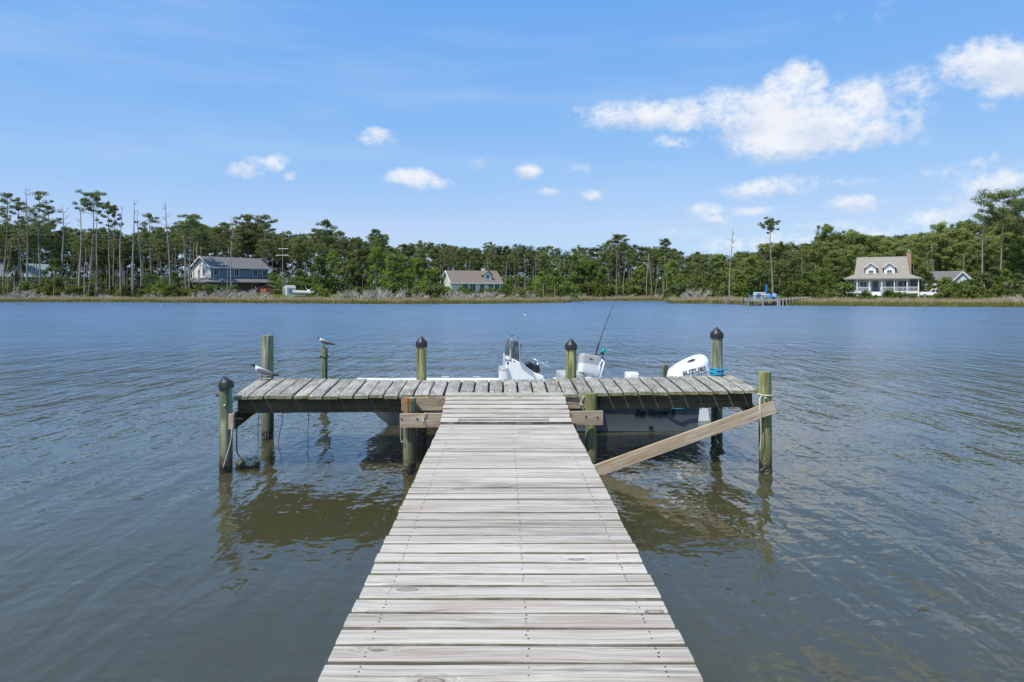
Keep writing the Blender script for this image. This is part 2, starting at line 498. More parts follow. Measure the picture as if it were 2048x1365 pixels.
M['hull'] = plain('shade_darkened_gelcoat', (.175, .205, .245), .22, var=.06, coat=.2)  # shade of the platform put into the colour; the hull itself is paler
M['vinyl'] = plain('white_vinyl', (.70, .70, .69), .45, var=.05)
M['vinyl_grey'] = plain('grey_vinyl', (.40, .40, .40), .5, var=.06)
M['black'] = plain('black_plastic', (.02, .02, .022), .4, var=.2)
M['letter'] = plain('dark_grey_lettering', (.07, .085, .10), .5, var=.1)
M['letter_black'] = plain('black_lettering', (.012, .013, .016), .5, var=.1)
M['teal'] = plain('teal_anodised_metal', (.02, .42, .40), .25, metal=.7, var=.1)
M['rope_white'] = plain('white_rope', (.60, .57, .50), .85, var=.2, scale=60)
M['rope_blue'] = plain('blue_rope', (.02, .30, .52), .7, var=.3, scale=60)
M['rope_dark'] = plain('dark_rope', (.05, .06, .07), .85, var=.3, scale=60)
M['tint'] = glass('tinted_windscreen', (.10, .12, .14), .62)
M['nail'] = plain('rusty_nail', (.06, .035, .022), .8, var=.4, scale=30)
M['white'] = plain('white_paint', (.74, .74, .73), .5, var=.04)
# ---------------------------------------------------------------- water
def water_material():
    mt, n, b, _ = newmat('estuary_water')
    pos = n.node('ShaderNodeNewGeometry').outputs['Position']
    # ripple height as a group, sampled three times for a true slope at any distance
    g = bpy.data.node_groups.new('ripple_height', 'ShaderNodeTree')
    g.interface.new_socket('Vector', in_out='INPUT', socket_type='NodeSocketVector')
    g.interface.new_socket('Height', in_out='OUTPUT', socket_type='NodeSocketFloat')
    gi = g.nodes.new('NodeGroupInput'); go = g.nodes.new('NodeGroupOutput')
    q = NT(g)
    p = gi.outputs[0]
    swell = q.noise(q.map(p, (1.5, .34, 1), rot=(0, 0, math.radians(7))), 1.0, 2, .45)      # long crests running away from the shore
    rip = q.noise(q.map(p, (3.8, 1.1, 1), rot=(0, 0, math.radians(-9))), 1.0, 2, .5, dist=.4)
    chop = q.noise(q.map(p, (5.2, 6.6, 1), rot=(0, 0, math.radians(24))), 1.0, 2, .55, dist=.3)
    group = q.noise(q.map(p, (.16, .42, 1), rot=(0, 0, math.radians(14))), 1.0, 2, .5)       # wave groups that still read far out
    h = q.m('MULTIPLY_ADD', group, .06, q.m('ADD', q.m('MULTIPLY', swell, .055), q.m('ADD', q.m('MULTIPLY', rip, .034), q.m('MULTIPLY', chop, .0125))))
    g.links.new(h, go.inputs[0])
    def hgt(vec):
        nd = n.node('ShaderNodeGroup'); nd.node_tree = g
        n.put(nd.inputs[0], vec)
        return nd.outputs[0]
    E = .02
    h0 = hgt(pos); hx = hgt(n.v('ADD', pos, (E, 0, 0))); hy = hgt(n.v('ADD', pos, (0, E, 0)))
    px, py, pz = n.xyz(pos)
    # sheltered by the dock and bank near the camera, open to the breeze further out
    dist = n.v('LENGTH', n.comb(n.m('MULTIPLY', px, .8), n.m('SUBTRACT', py, 3.0), 0))
    amp = n.step(dist, 3, 36, .80, 2.3)
    gust = n.noise(n.map(pos, (.035, .07, 1), rot=(0, 0, .2)), 1.0, 3, .55)
    streak = n.noise(n.map(pos, (.12, .5, 1), rot=(0, 0, .12)), 1.0, 3, .6)
    amp = n.m('MULTIPLY', amp, n.m('MULTIPLY', n.step(gust, .32, .68, .70, 1.30), n.step(streak, .35, .65, .72, 1.28)))
    sx = n.m('MULTIPLY', n.m('DIVIDE', n.m('SUBTRACT', h0, hx), E), amp)
    sy = n.m('MULTIPLY', n.m('DIVIDE', n.m('SUBTRACT', h0, hy), E), amp)
    nrm = n.v('NORMALIZE', n.comb(sx, sy, 1.0))
    n.put(b.inputs['Normal'], nrm)
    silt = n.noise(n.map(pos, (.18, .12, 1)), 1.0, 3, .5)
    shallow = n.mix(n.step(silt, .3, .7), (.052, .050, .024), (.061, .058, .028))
    sky_tinted = n.mix(n.step(silt, .3, .7), (.085, .150, .250), (.098, .168, .275))       # blue of the reflected sky put into the base colour further out
    n.put(b.inputs['Base Color'], n.mix(n.step(dist, 5, 36), shallow, sky_tinted))
    n.put(b.inputs['Roughness'], n.m('ADD', n.step(dist, 5, 26, .015, .16, False), n.step(dist, 26, 90, 0, .16, False)))
    b.subsurface_method = 'BURLEY'          # silty water: light spreads before it comes back out
    b.inputs['Subsurface Weight'].default_value = 1.0
    b.inputs['Subsurface Radius'].default_value = (.5, .5, .4)
    b.inputs['Subsurface Scale'].default_value = 1.0
    b.inputs['IOR'].default_value = 1.45
    b.inputs['Specular IOR Level'].default_value = .65
    return mt

wm = MB()
wm.add([(-1600, -500, 0), (1600, -500, 0), (1600, 1600, 0), (-1600, 1600, 0)], [(0, 1, 2, 3)])
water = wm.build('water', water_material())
tag(water, kind='structure')

# ---------------------------------------------------------------- far bank
SHORE = [(-800, 132), (0, 137), (250, 134), (400, 127), (620, 121), (760, 116), (950, 118), (1110, 126), (1139, 130),
         (1146, 152), (1330, 151), (1338, 122), (1420, 119), (1500, 110), (1600, 104), (1750, 99), (1840, 97), (2048, 94.5), (2900, 92)]
SX = [s[0] for s in SHORE]; SD = [s[1] for s in SHORE]
def shore(x):
    # small scallops so that the water's edge is not a ruled line
    return float(np.interp(x, SX, SD)) + .7 * mnoise.noise((x * .02, 3, 0)) + .35 * mnoise.noise((x * .09, 8, 0))
HT = [-12, -1, 0, .7, 4, 10, 18, 28, 60, 120, 900]
HZ = [-1.2, -.25, -.05, .16, .28, .45, .9, 1.35, 1.65, 1.75, 1.9]
def ground_z(t):
    return float(np.interp(t, HT, HZ))
def gp(x, d):
    """point on the far bank seen at photo column x, depth d"""
    t = d - shore(x)
    X = (x - VX) / F * d
    return Vector((X, d, ground_z(t) + .12 * mnoise.noise((X * .15, d * .15, 0))))

def bank_material():
    mt, n, b, _ = newmat('bank_soil_and_turf')
    pos = n.node('ShaderNodeNewGeometry').outputs['Position']
    _, _, z = n.xyz(pos)
    a = n.noise(pos, .35, 5, .65); f = n.noise(pos, 2.5, 4, .7)
    turf = n.mix(n.step(f, .3, .7), (.085, .125, .022), (.16, .20, .045))
    marsh = n.mix(n.step(f, .3, .7), (.16, .13, .075), (.30, .245, .15))
    t = n.step(n.m('ADD', z, n.m('MULTIPLY', n.m('SUBTRACT', a, .5), .7)), .45, .85)
    c = n.mix(t, marsh, turf)
    c = n.mix(n.step(n.m('ADD', z, n.m('MULTIPLY', n.m('SUBTRACT', a, .5), .25)), 1.42, 1.6), c, (.030, .030, .014))     # dark brown-green floor under the wood
    c = n.mix(n.step(z, .0, .16, 1, 0), c, (.035, .028, .02))
    n.put(b.inputs['Base Color'], c)
    b.inputs['Roughness'].default_value = .95
    b.inputs['Specular IOR Level'].default_value = .1
    return mt

gm = MB()
cols_x = list(range(-760, 1100, 12)) + list(range(1100, 1380, 4)) + list(range(1380, 2860, 12))
T = [-12, -1, 0, .7, 2, 4, 7, 10, 14, 18, 23, 28, 40, 60, 120, 300, 900]
gv = []
for x in cols_x:
    s = shore(x)
    for t in T:
        gv.append(gp(x, s + t))
nT = len(T)
gm.add(gv, [(i * nT + j, (i + 1) * nT + j, (i + 1) * nT + j + 1, i * nT + j + 1) for i in range(len(cols_x) - 1) for j in range(nT - 1)])
tag(gm.build('ground', bank_material(), smooth=True), kind='structure')

# marsh grass: blades, one green fringe by the water and one dry tan belt behind it
def blades(name, nb, t0, t1, h0, h1, wid, mat, xr=(-260, 2320), dens=None):
    x = NR.uniform(xr[0], xr[1], nb); t = t0 + (t1 - t0) * NR.random(nb) ** 1.1
    v = np.zeros((nb * 3, 3)); keep = 0
    for i in range(nb):
        if dens is not None and NR.random() > dens(x[i], t[i]):
            continue
        p = gp(x[i], shore(x[i]) + t[i])
        clump = .72 + .5 * mnoise.noise((p.x * .35, p.y * .35, 2)) + .25 * mnoise.noise((p.x * 1.3, p.y * 1.3, 5))
        hh = NR.uniform(h0, h1) * max(.3, clump)
        a = NR.uniform(0, math.pi); c, s_ = math.cos(a) * wid / 2, math.sin(a) * wid / 2
        lean = NR.normal(0, .22, 2) * hh
        v[keep * 3] = (p.x - c, p.y - s_, p.z - .05); v[keep * 3 + 1] = (p.x + c, p.y + s_, p.z - .05)
        v[keep * 3 + 2] = (p.x + lean[0], p.y + lean[1], p.z + hh)
        keep += 1
    v = v[:keep * 3]
    me = bpy.data.meshes.new(name)
    me.vertices.add(keep * 3); me.vertices.foreach_set('co', v.ravel())
    me.loops.add(keep * 3); me.loops.foreach_set('vertex_index', np.arange(keep * 3, dtype=np.int32))
    me.polygons.add(keep); me.polygons.foreach_set('loop_start', np.arange(0, keep * 3, 3, dtype=np.int32))
    me.update(); me.validate()
    me.materials.append(mat)
    o = link(name, me)
    tag(o, kind='stuff')
    return o
M['reed'] = leaf('dry_tan_reeds', (.33, .26, .165), (.62, .51, .36), .38)
M['marsh'] = leaf('green_marsh_grass', (.12, .13, .035), (.27, .27, .085), .25)
M['lawn'] = leaf('lawn_grass', (.13, .18, .03), (.25, .32, .07), .25)
blades('marsh_grass', 46000, .1, 5.5, .32, .72, .13, M['marsh'])
blades('dry_reeds', 66000, 1.6, 11.5, .6, 1.12, .13, M['reed'],
       dens=lambda x, t: (.25 + .75 * (1 if t > 3 else .4)) * (1 if mnoise.noise((x * .012, t * .16, 7)) > -.12 else .22))
blades('meadow_grass', 22000, 11, 26, .25, .6, .18, M['lawn'], dens=lambda x, t: 1.0)

# ---------------------------------------------------------------- trees
def leaf_mesh(name, centres, radii, per, size, mat, up=.35, flat=1.0, slim=.55, rng=NR, seed=0):
    """a crown made of many small leaf-sized quads gathered in clumps"""
    rng = np.random.default_rng(seed)
    C = np.repeat(np.asarray(centres, float), per, axis=0)
    RR = np.repeat(np.asarray(radii, float), per, axis=0)
    k = len(C)
    d = rng.normal(size=(k, 3)); d /= np.linalg.norm(d, axis=1)[:, None]
    r = rng.random(k) ** .45
    off = d * (r * RR)[:, None]; off[:, 2] *= flat
    P = C + off
    nrm = d + rng.normal(scale=.55, size=(k, 3)); nrm[:, 2] += up
    nrm /= np.linalg.norm(nrm, axis=1)[:, None]
    ref = rng.normal(size=(k, 3))
    a = np.cross(nrm, ref); a /= np.linalg.norm(a, axis=1)[:, None]
    b = np.cross(nrm, a)
    s = size * rng.uniform(.6, 1.3, k)[:, None]
    v = np.stack([P - a * s * .5, P - b * s * .5 * slim, P + a * s * .5, P + b * s * .5 * slim], axis=1).reshape(-1, 3)
    me = bpy.data.meshes.new(name)
    me.vertices.add(k * 4); me.vertices.foreach_set('co', v.ravel())
    me.loops.add(k * 4); me.loops.foreach_set('vertex_index', np.arange(k * 4, dtype=np.int32))
    me.polygons.add(k); me.polygons.foreach_set('loop_start', np.arange(0, k * 4, 4, dtype=np.int32))
    me.update(); me.validate()
    if mat:
        me.materials.append(mat)
    return me

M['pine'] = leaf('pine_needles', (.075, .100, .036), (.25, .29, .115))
M['far_pine'] = leaf('shade_darkened_needles', (.032, .048, .017), (.115, .145, .055))  # understory shade put into the leaf colour of the wood behind
M['pine2'] = leaf('bright_pine_needles', (.084, .116, .036), (.31, .365, .125))
M['broad'] = leaf('fresh_broad_leaves', (.080, .120, .024), (.245, .32, .085), .34)
M['broad2'] = leaf('dull_broad_leaves', (.060, .084, .028), (.175, .22, .080), .32)
M['shrub'] = leaf('shrub_leaves', (.058, .082, .022), (.20, .25, .070), .3)
M['bark'] = plain('pine_bark', (.25, .215, .185), .9, var=.35, scale=3)
M['bark_grey'] = plain('bare_grey_wood', (.27, .245, .22), .9, var=.3, scale=3)
M['twig'] = plain('bleached_dead_wood', (.47, .435, .39), .9, var=.25, scale=2)

def pine_proto(i, H=18.0, crown0=.62, nb=22, spread=2.1, per=84, size=.30, ragged=.0, mat='pine', puff=.75, dead=4, flat=.62):
    """returns trunk mesh and crown mesh, H metres tall, base at origin"""
    r = random.Random(100 + i)
    t = MB()
    bend = (r.uniform(-.5, .5), r.uniform(-.5, .5)); ph = r.uniform(0, 6)
    def axis(f):
        return Vector((bend[0] * f + .18 * math.sin(f * 5 + ph), bend[1] * f + .18 * math.cos(f * 4 + ph), f * H))
    pts = [axis(f) for f in np.linspace(-.01, 1, 9)]
    t.tube(pts, [max(.03, .19 * (1 - .8 * f)) for f in np.linspace(0, 1, 9)], 6)
    cs, rs = [], []
    for k in range(nb):
        f = crown0 + (1 - crown0) * ((k + r.random()) / nb)
        if r.random() < ragged:
            continue
        a = k * 2.4 + r.uniform(-.5, .5)
        g = (f - crown0) / (1 - crown0)
        L = spread * (.35 + 1.0 * math.sin(min(1, (1 - g) * 1.15 + .12) * math.pi * .62)) * r.uniform(.55, 1.1)
        p0 = axis(f)
        p1 = p0 + Vector((math.cos(a) * L, math.sin(a) * L, L * r.uniform(.05, .45)))
        t.tube([p0, p0.lerp(p1, .5) + Vector((0, 0, -.05 * L)), p1], [.05, .035, .015], 3, cap=False)
        for s_, wgt in ((1.0, 1), (.66, .85), (.4, .6)):
            if r.random() < wgt * .92:
                q = p0.lerp(p1, s_) + Vector((r.uniform(-.35, .35), r.uniform(-.35, .35), r.uniform(0, .35)))
                cs.append(q); rs.append(puff * r.uniform(.6, 1.25))
    top = axis(1)
    for _ in range(3):
        cs.append(top + Vector((r.uniform(-.5, .5), r.uniform(-.5, .5), r.uniform(-.5, .15)))); rs.append(puff * r.uniform(.6, .95))
    for _ in range(dead):     # bare stubs below the crown
        f = r.uniform(crown0 * .6, crown0); a = r.uniform(0, 6.3); L = r.uniform(.5, 1.6)
        p0 = axis(f); t.tube([p0, p0 + Vector((math.cos(a) * L, math.sin(a) * L, r.uniform(-.2, .3)))], [.04, .012], 3, cap=False)
    return t.mesh('trunk', M['bark'], True), leaf_mesh('crown', cs, rs, per, size, M[mat], flat=flat, slim=.45, seed=i), H

def snag_proto(i, H=15.0, n=10, rbase=.17, forks=False):
    r = random.Random(300 + i)
    t = MB(); b = MB()
    bend = (r.uniform(-.8, .8), r.uniform(-.5, .5)); ph = r.uniform(0, 6)
    def axis(f):
        return Vector((bend[0] * f * f + .15 * math.sin(f * 6 + ph), bend[1] * f + .12 * math.cos(f * 5 + ph), f * H))
    t.tube([axis(f) for f in np.linspace(-.01, 1, 9)], [max(.035, rbase * (1 - .75 * f)) for f in np.linspace(0, 1, 9)], 6)
    for k in range(n):
        f = r.uniform(.55, .99); a = r.uniform(0, 6.3); L = r.uniform(.5, 2.4) * (1.25 - f)*1.6
        p0 = axis(f)
        p1 = p0 + Vector((math.cos(a) * L, math.sin(a) * L, L * r.uniform(.1, .9)))
        b.tube([p0, p0.lerp(p1, .5) + Vector((0, 0, -.08 * L)), p1], [.05, .035, .012], 3, cap=False)
        for _ in range(2):
            q = p0.lerp(p1, r.uniform(.4, .9)); e = q + Vector((r.uniform(-.5, .5), r.uniform(-.5, .5), r.uniform(.1, .6)))
            b.tube([q, e], [.025, .01], 3, cap=False)
    return t.mesh('trunk', M['bark_grey'], True), (b.mesh('bare_branch', M['bark_grey']) if n else None), H

def broad_proto(i, H=8.0, rad=2.4, n=34, mat='broad', per=110, size=.30, low=.15):
    r = random.Random(500 + i)
    t = MB(); cs, rs = [], []
    t.tube([(0, 0, -.1), (.1, 0, H * .3), (r.uniform(-.3, .3), .1, H * .8)], [.16, .12, .04], 6)
    for k in range(n):
        f = low + (1 - low) * r.random() ** .8
        w_ = rad * math.sin(min(1, (1 - f) * .95 + .16) * math.pi * .62) * r.random() ** .5
        a = r.uniform(0, 6.3)
        p = Vector((math.cos(a) * w_, math.sin(a) * w_, f * H))
        cs.append(p); rs.append(r.uniform(.5, .95) * rad * .36)
        if k % 4 == 0:
            t.tube([(0, 0, f * H * .6), p], [.05, .015], 3, cap=False)
    return t.mesh('trunk', M['bark'], True), leaf_mesh('crown', cs, rs, per, size, M[mat], up=.5, slim=.7, seed=900 + i), H

def shrub_proto(i, H=2.2, rad=1.7, n=22, mat='shrub', per=55, size=.27):
    r = random.Random(700 + i)
    t = MB(); cs, rs = [], []
    for k in range(n):
        a = r.uniform(0, 6.3); f = r.random()
        w_ = rad * math.sqrt(r.random()) * (1 - .55 * f)
        p = Vector((math.cos(a) * w_, math.sin(a) * w_, .25 + f * (H - .5)))
        cs.append(p); rs.append(r.uniform(.35, .6) * rad * .55)
        if k % 3 == 0:
            t.tube([(math.cos(a) * .2, math.sin(a) * .2, -.1), p], [.05, .015], 3, cap=False)
    return t.mesh('stem', M['bark'], True), leaf_mesh('foliage', cs, rs, per, size, M[mat], up=.5, slim=.65, seed=1200 + i), H

def dead_bush_proto(i, H=2.0, rad=1.7, n=16):
    r = random.Random(1500 + i)
    t = MB(); b = MB()
    def grow(p, d, L, rr, lvl):
        e = p + d * L
        mid = p.lerp(e, .5) + Vector((r.uniform(-.1, .1), r.uniform(-.1, .1), r.uniform(-.05, .1))) * L
        (t if lvl == 0 else b).tube([p, mid, e], [rr, rr * .8, rr * .5], 3, cap=False)
        if lvl < 3:
            for _ in range(3):
                dd = (d + Vector((r.uniform(-.8, .8), r.uniform(-.8, .8), r.uniform(-.35, .6)))).normalized()
                grow(p.lerp(e, r.uniform(.45, 1)), dd, L * r.uniform(.5, .75), rr * .55, lvl + 1)
    for k in range(n):
        a = r.uniform(0, 6.3)
        d = Vector((math.cos(a), math.sin(a), r.uniform(.15, 1.1))).normalized()
        grow(Vector((r.uniform(-.3, .3), r.uniform(-.3, .3), -.05)), d, rad * r.uniform(.45, .75), .055, 0)
    return t.mesh('stem', M['twig']), b.mesh('twig', M['twig']), H

PINES_TALL = [pine_proto(i, 19, r_, n_, s_, ragged=g_, dead=6, spread=s_ * .92) if False else pine_proto(i, 19, r_, n_, s_ * .9, ragged=g_, dead=7) for i, (r_, n_, s_, g_) in enumerate(
    [(.68, 18, 2.0, .15), (.62, 20, 2.2, .2), (.72, 16, 2.3, .1), (.58, 20, 1.8, .3), (.76, 14, 2.1, .15), (.64, 19, 2.4, .25)])]
PINES_FULL = [pine_proto(20 + i, 16, min(.66, r_ + .10), n_, s_ * .84, per=88, puff=.70, dead=6) for i, (r_, n_, s_) in enumerate(
    [(.50, 28, 2.3), (.44, 30, 2.2), (.54, 26, 2.5), (.48, 28, 2.1), (.40, 32, 2.4), (.56, 24, 2.6)])]
PINES_RIGHT = [pine_proto(40 + i, 13, r_, n_, s_ * .88, per=130, puff=.76, mat='pine2', dead=3, flat=.9) for i, (r_, n_, s_) in enumerate(
    [(.34, 34, 2.3), (.28, 36, 2.2), (.40, 32, 2.5), (.24, 38, 2.4), (.36, 34, 2.7)])]
SNAGS = [snag_proto(i, 15, n_) for i, n_ in enumerate([9, 0, 6, 14, 3, 18, 0])]
BROADS = [broad_proto(i, 8, 2.5, 36, m_) for i, m_ in enumerate(['broad', 'broad', 'broad2', 'broad', 'broad2'])]
SHRUBS = [shrub_proto(i, 2.2, 1.7, 22, m_) for i, m_ in enumerate(['shrub', 'shrub', 'broad2', 'shrub', 'broad'])]
DEADB = [dead_bush_proto(i) for i in range(5)]

def plant(proto, name, p, h, label, cat, group, parts, wide=1.0, lean=0.0):
    a, b, H = proto
    root = thing(name, p, label, cat, group, R.uniform(0, 6.28))
    s = h / H
    root.scale = (s * wide, s * wide, s)
    root.rotation_euler[0] = R.uniform(-lean, lean); root.rotation_euler[1] = R.uniform(-lean, lean)
    for nm, me in zip(parts, (a, b)):
        if me is not None:
            o = link(nm, me, root)
            if nm in ('bare_branch', 'twig'):
                o['kind'] = 'stuff'
    return root

TOP = [(-80, 405), (0, 440), (110, 448), (250, 462), (330, 455), (380, 440), (440, 448), (530, 447), (560, 466), (650, 452), (700, 475), (750, 460), (800, 490),
       (855, 478), (890, 486), (950, 490), (1040, 486), (1130, 494), (1200, 490), (1230, 480), (1260, 484), (1330, 490), (1390, 502), (1430, 508),
       (1500, 500), (1550, 488), (1600, 486), (1655, 464), (1740, 470), (1790, 462), (1840, 466), (1900, 446), (1950, 446), (2048, 432), (2130, 430)]
def top_y(x):
    return float(np.interp(x, [a for a, _ in TOP], [b for _, b in TOP]))

ZONES = [  # right edge in photo columns, place phrase
    (385, 'at the far left end'),
    (560, 'behind the slate blue house'),
    (880, 'right of the slate blue house'),
    (1010, 'behind the brown roofed house'),
    (1340, 'right of the brown roofed house'),
    (1690, 'behind the far jetty'),
    (1840, 'behind the two dormer house'),
    (9999, 'right of the two dormer house')]
def zone(x):
    for i, (e, s) in enumerate(ZONES):
        if x < e:
            return i, s

def far_d(x, row):
    """depth of a tree row: behind the houses and the first shrubs"""
    s = shore(x)
    base = np.interp(x, [-80, 380, 480, 560, 870, 960, 1020, 1140, 1340, 1420, 1690, 1850, 2100],
                     [152, 158, 186, 166, 160, 178, 164, 172, 168, 140, 134, 150, 140])
    return max(float(base), s + 14) + row * (9 if x < 1380 else 7)

def pine_at(x, d, ytop, proto, front):
    p = gp(x, d)
    h = CAM_H + (VY - ytop) / F * d - p.z
    if h < 5:
        return
    z, where = zone(x)
    lab = ('front pine with bare trunk ' if front else 'back pine showing only its crown ') + where
    plant(proto, 'pine_tree', p, h, lab, 'pine tree', ('front pines ' if front else 'back pines ') + where, ('trunk', 'crown'), R.uniform(.85, 1.15) * (15 / h) ** .4, .02)

x = -60.0
while x < 2110:
    right = x > 1390
    for row in range(4):
        xx = x + R.uniform(-14, 14) + (15 if row % 2 else 0)
        d = far_d(xx, row) + R.uniform(-3, 3)
        ty = top_y(xx)
        if row == 0:
            yt = ty + R.uniform(14, 40)
        elif row == 1:
            yt = ty + R.uniform(6, 28)
        else:
            yt = ty + R.uniform(-2, 20)
        protos = (PINES_RIGHT if R.random() < .72 else PINES_FULL) if right else (PINES_TALL if xx < 380 and R.random() < .6 else (PINES_FULL if R.random() < .55 else PINES_TALL))
        if right and row < 2:
            yt += R.uniform(0, 26)
        pine_at(xx, d, yt, R.choice(protos), row < 2)
    x += 32 if not right else 30

# the ones that stand above the wood, each placed as in the photograph
def hero(x, ytop, d, proto, label, wide=1.0, name='pine_tree', parts=('trunk', 'crown'), cat='pine tree'):
    p = gp(x, d)
    h = CAM_H + (VY - ytop) / F * d - p.z
    plant(proto, name, p, h, label, cat, None, parts, wide, 0.0)
H1 = pine_proto(60, 20, .80, 20, 2.6, per=90, puff=.7, dead=8)       # flat topped
H2 = pine_proto(61, 20, .72, 14, 1.6, ragged=.2, dead=9, puff=.55)
H3 = pine_proto(62, 20, .64, 22, 2.2, ragged=.25, dead=9)
H4 = pine_proto(63, 14, .83, 16, 1.25, per=50, puff=.42, size=.3, dead=7)  # lone one by the jetty
H5 = pine_proto(64, 19, .66, 40, 3.9, per=150, puff=1.1, dead=3)      # broad crown at the right edge
hero(8, 391, 150, H3, 'ragged tall pine at the extreme left edge of the far bank')
hero(38, 398, 152, H2, 'thin tall pine with a small tuft, second from the left edge')
hero(80, 386, 151, H3, 'tall leaning pine with a dense broken crown near the left edge', .9)
hero(104, 415, 155, H3, 'mid height pine with layered ragged crown near the left edge')
hero(182, 390, 152, H1, 'tall flat topped pine standing clear of the left stand')
hero(218, 406, 150, H2, 'slim pine with stacked side tufts right of the flat topped pine', .9)
hero(228, 412, 151, H2, 'twin of the slim tufted pine, a little shorter and to its right', .8)
hero(303, 433, 150, PINES_TALL[2], 'bushy pine between the two bare forked snags on the left')
hero(380, 432, 152, PINES_FULL[2], 'broad round crowned pine just left of the blue house roof', 1.1)
hero(498, 432, 190, PINES_FULL[0], 'pine rising highest straight above the blue house roof')
hero(530, 434, 190, PINES_FULL[2], 'pine with rounded top above the right end of the blue house')
hero(650, 443, 172, PINES_FULL[3], 'pine with the highest crown between the two left houses')
hero(1236, 472, 176, PINES_FULL[4], 'broad pine forming the highest hump in the middle of the wood', 1.3)
hero(1334, 481, 172, PINES_FULL[1], 'pine with a knobbed top left of the lone bare trunk', 1.1)
hero(1543, 441, 112, H4, 'lone pine with a small tuft on a very long bare trunk by the jetty', .95)
hero(1657, 457, 142, PINES_RIGHT[2], 'pine whose small round top breaks the skyline over the jetty walkway', .9)
hero(2003, 391, 132, H5, 'great pine with a broad umbrella crown near the right edge', 1.0)
hero(2052, 408, 136, H5, 'second broad crowned pine cut by the right edge', .9)
S1 = snag_proto(50, 20, 22, .2); S2 = snag_proto(51, 20, 5, .2); S3 = snag_proto(52, 16, 14, .2)
for x_, y_, d_, pr, lb in [
    (54, 379, 150, S1, 'very tall bare snag with fine twigs at the far left'),
    (126, 410, 152, SNAGS[0], 'crooked bare snag with a bent top at the left'),
    (158, 413, 150, S3, 'bare snag with spreading arms left of the flat topped pine'),
    (193, 415, 149, S2, 'slender bare pole just right of the flat topped pine'),
    (240, 411, 148, S2, 'bare pole standing right of the slim tufted pines'),
    (266, 402, 148, S2, 'tallest bare pole alone against the sky on the left'),
    (282, 428, 150, SNAGS[2], 'short bare snag with stubby arms right of the tallest pole'),
    (339, 407, 148, S1, 'bare snag with a forked candelabra top left of the blue house'),
    (372, 470, 146, S3, 'pale bare snag forked like a letter Y beside the blue house'),
    (455, 495, 146, S2, 'bare snag crossing in front of the blue house roof, the left one'),
    (462, 434, 147, S1, 'bare snag with fine twigs crossing in front of the blue house roof'),
    (1459, 460, 114, S1, 'bare straight trunk with drooping twigs left of the lone tufted pine'),
    (1219, 465, 172, SNAGS[2], 'thin bare top poking above the middle of the wood'),
    (1233, 502, 160, S2, 'pale dead trunk right of the fishing rod tip, below the hump'),
    (1070, 508, 158, S3, 'pale dead trunk with short arms right of the brown roofed house'),
    (1387, 505, 156, S3, 'grey dead tree with many arms left of the bare straight trunk'),
    (1333, 530, 156, S2, 'thick pale dead trunk under the knob topped pine'),
    (1962, 425, 132, S3, 'large bare dead tree left of the great umbrella pine'),
    (1868, 490, 140, SNAGS[3], 'small bare twiggy tree behind the driveway bushes')]:
    hero(x_, y_, d_, pr, lb, 1.0, 'dead_tree', ('trunk', 'bare_branch'), 'dead tree')
for k in range(84):     # the many grey poles among the pines
    x_ = R.uniform(-20, 400) if k < 30 else (R.uniform(560, 1420) if k < 74 else R.uniform(1560, 1960))
    d_ = max(shore(x_) + 9, far_d(x_, 0) - R.uniform(2, 9))
    yt = R.uniform(470, 560) if x_ < 400 else R.uniform(505, 566)
    p = gp(x_, d_)
    h = CAM_H + (VY - yt) / F * d_ - p.z
    z, where = zone(x_)
    pr = R.choice([SNAGS[1], SNAGS[4], SNAGS[6], SNAGS[2]])
    plant(pr, 'dead_tree', p, h, 'bare grey dead pole ' + where, 'dead tree', 'dead poles ' + where, ('trunk', 'bare_branch'), 1.2, .05)

# leafy trees under and before the pines
BL = [(30, 505, 156), (115, 520, 152), (205, 500, 156), (240, 498, 156), (300, 540, 150), (350, 545, 150), (560, 560, 150), (600, 540, 152), (640, 516, 158), (668, 505, 160), (700, 520, 158), (728, 500, 162), (752, 498, 160),
      (783, 512, 146), (806, 516, 148), (832, 518, 146), (858, 540, 138), (870, 538, 140), (1015, 560, 140), (1080, 545, 150), (1115, 540, 156), (1147, 512, 166), (1160, 520, 166), (1185, 522, 166), (1205, 535, 164), (1280, 535, 164), (1300, 545, 164),
      (1345, 520, 160), (1395, 558, 136), (1415, 548, 138), (1440, 545, 136), (1500, 535, 132), (1520, 540, 130), (1560, 530, 132), (1590, 540, 130), (1615, 545, 128), (1650, 540, 128), (1680, 545, 130), (1845, 533, 126), (1858, 548, 132), (1885, 515, 150),
      (1945, 560, 116), (1968, 548, 118), (1990, 535, 122), (2012, 540, 120), (2035, 548, 120), (2060, 540, 122), (545, 545, 166), (610, 550, 150)]
for x_, yt, d_ in BL:
    d_ = max(d_, shore(x_) + 12)
    p = gp(x_, d_); h = CAM_H + (VY - yt) / F * d_ - p.z
    z, where = zone(x_)
    pr = R.choice([BROADS[2], BROADS[4], BROADS[0]]) if x_ < 380 or x_ > 1380 else R.choice(BROADS)
    plant(pr, 'leafy_tree', p, h, 'light green leafy tree ' + where, 'leafy tree', 'leafy trees ' + where, ('trunk', 'crown'), R.uniform(.95, 1.25) * (7 / h) ** .35, .03)

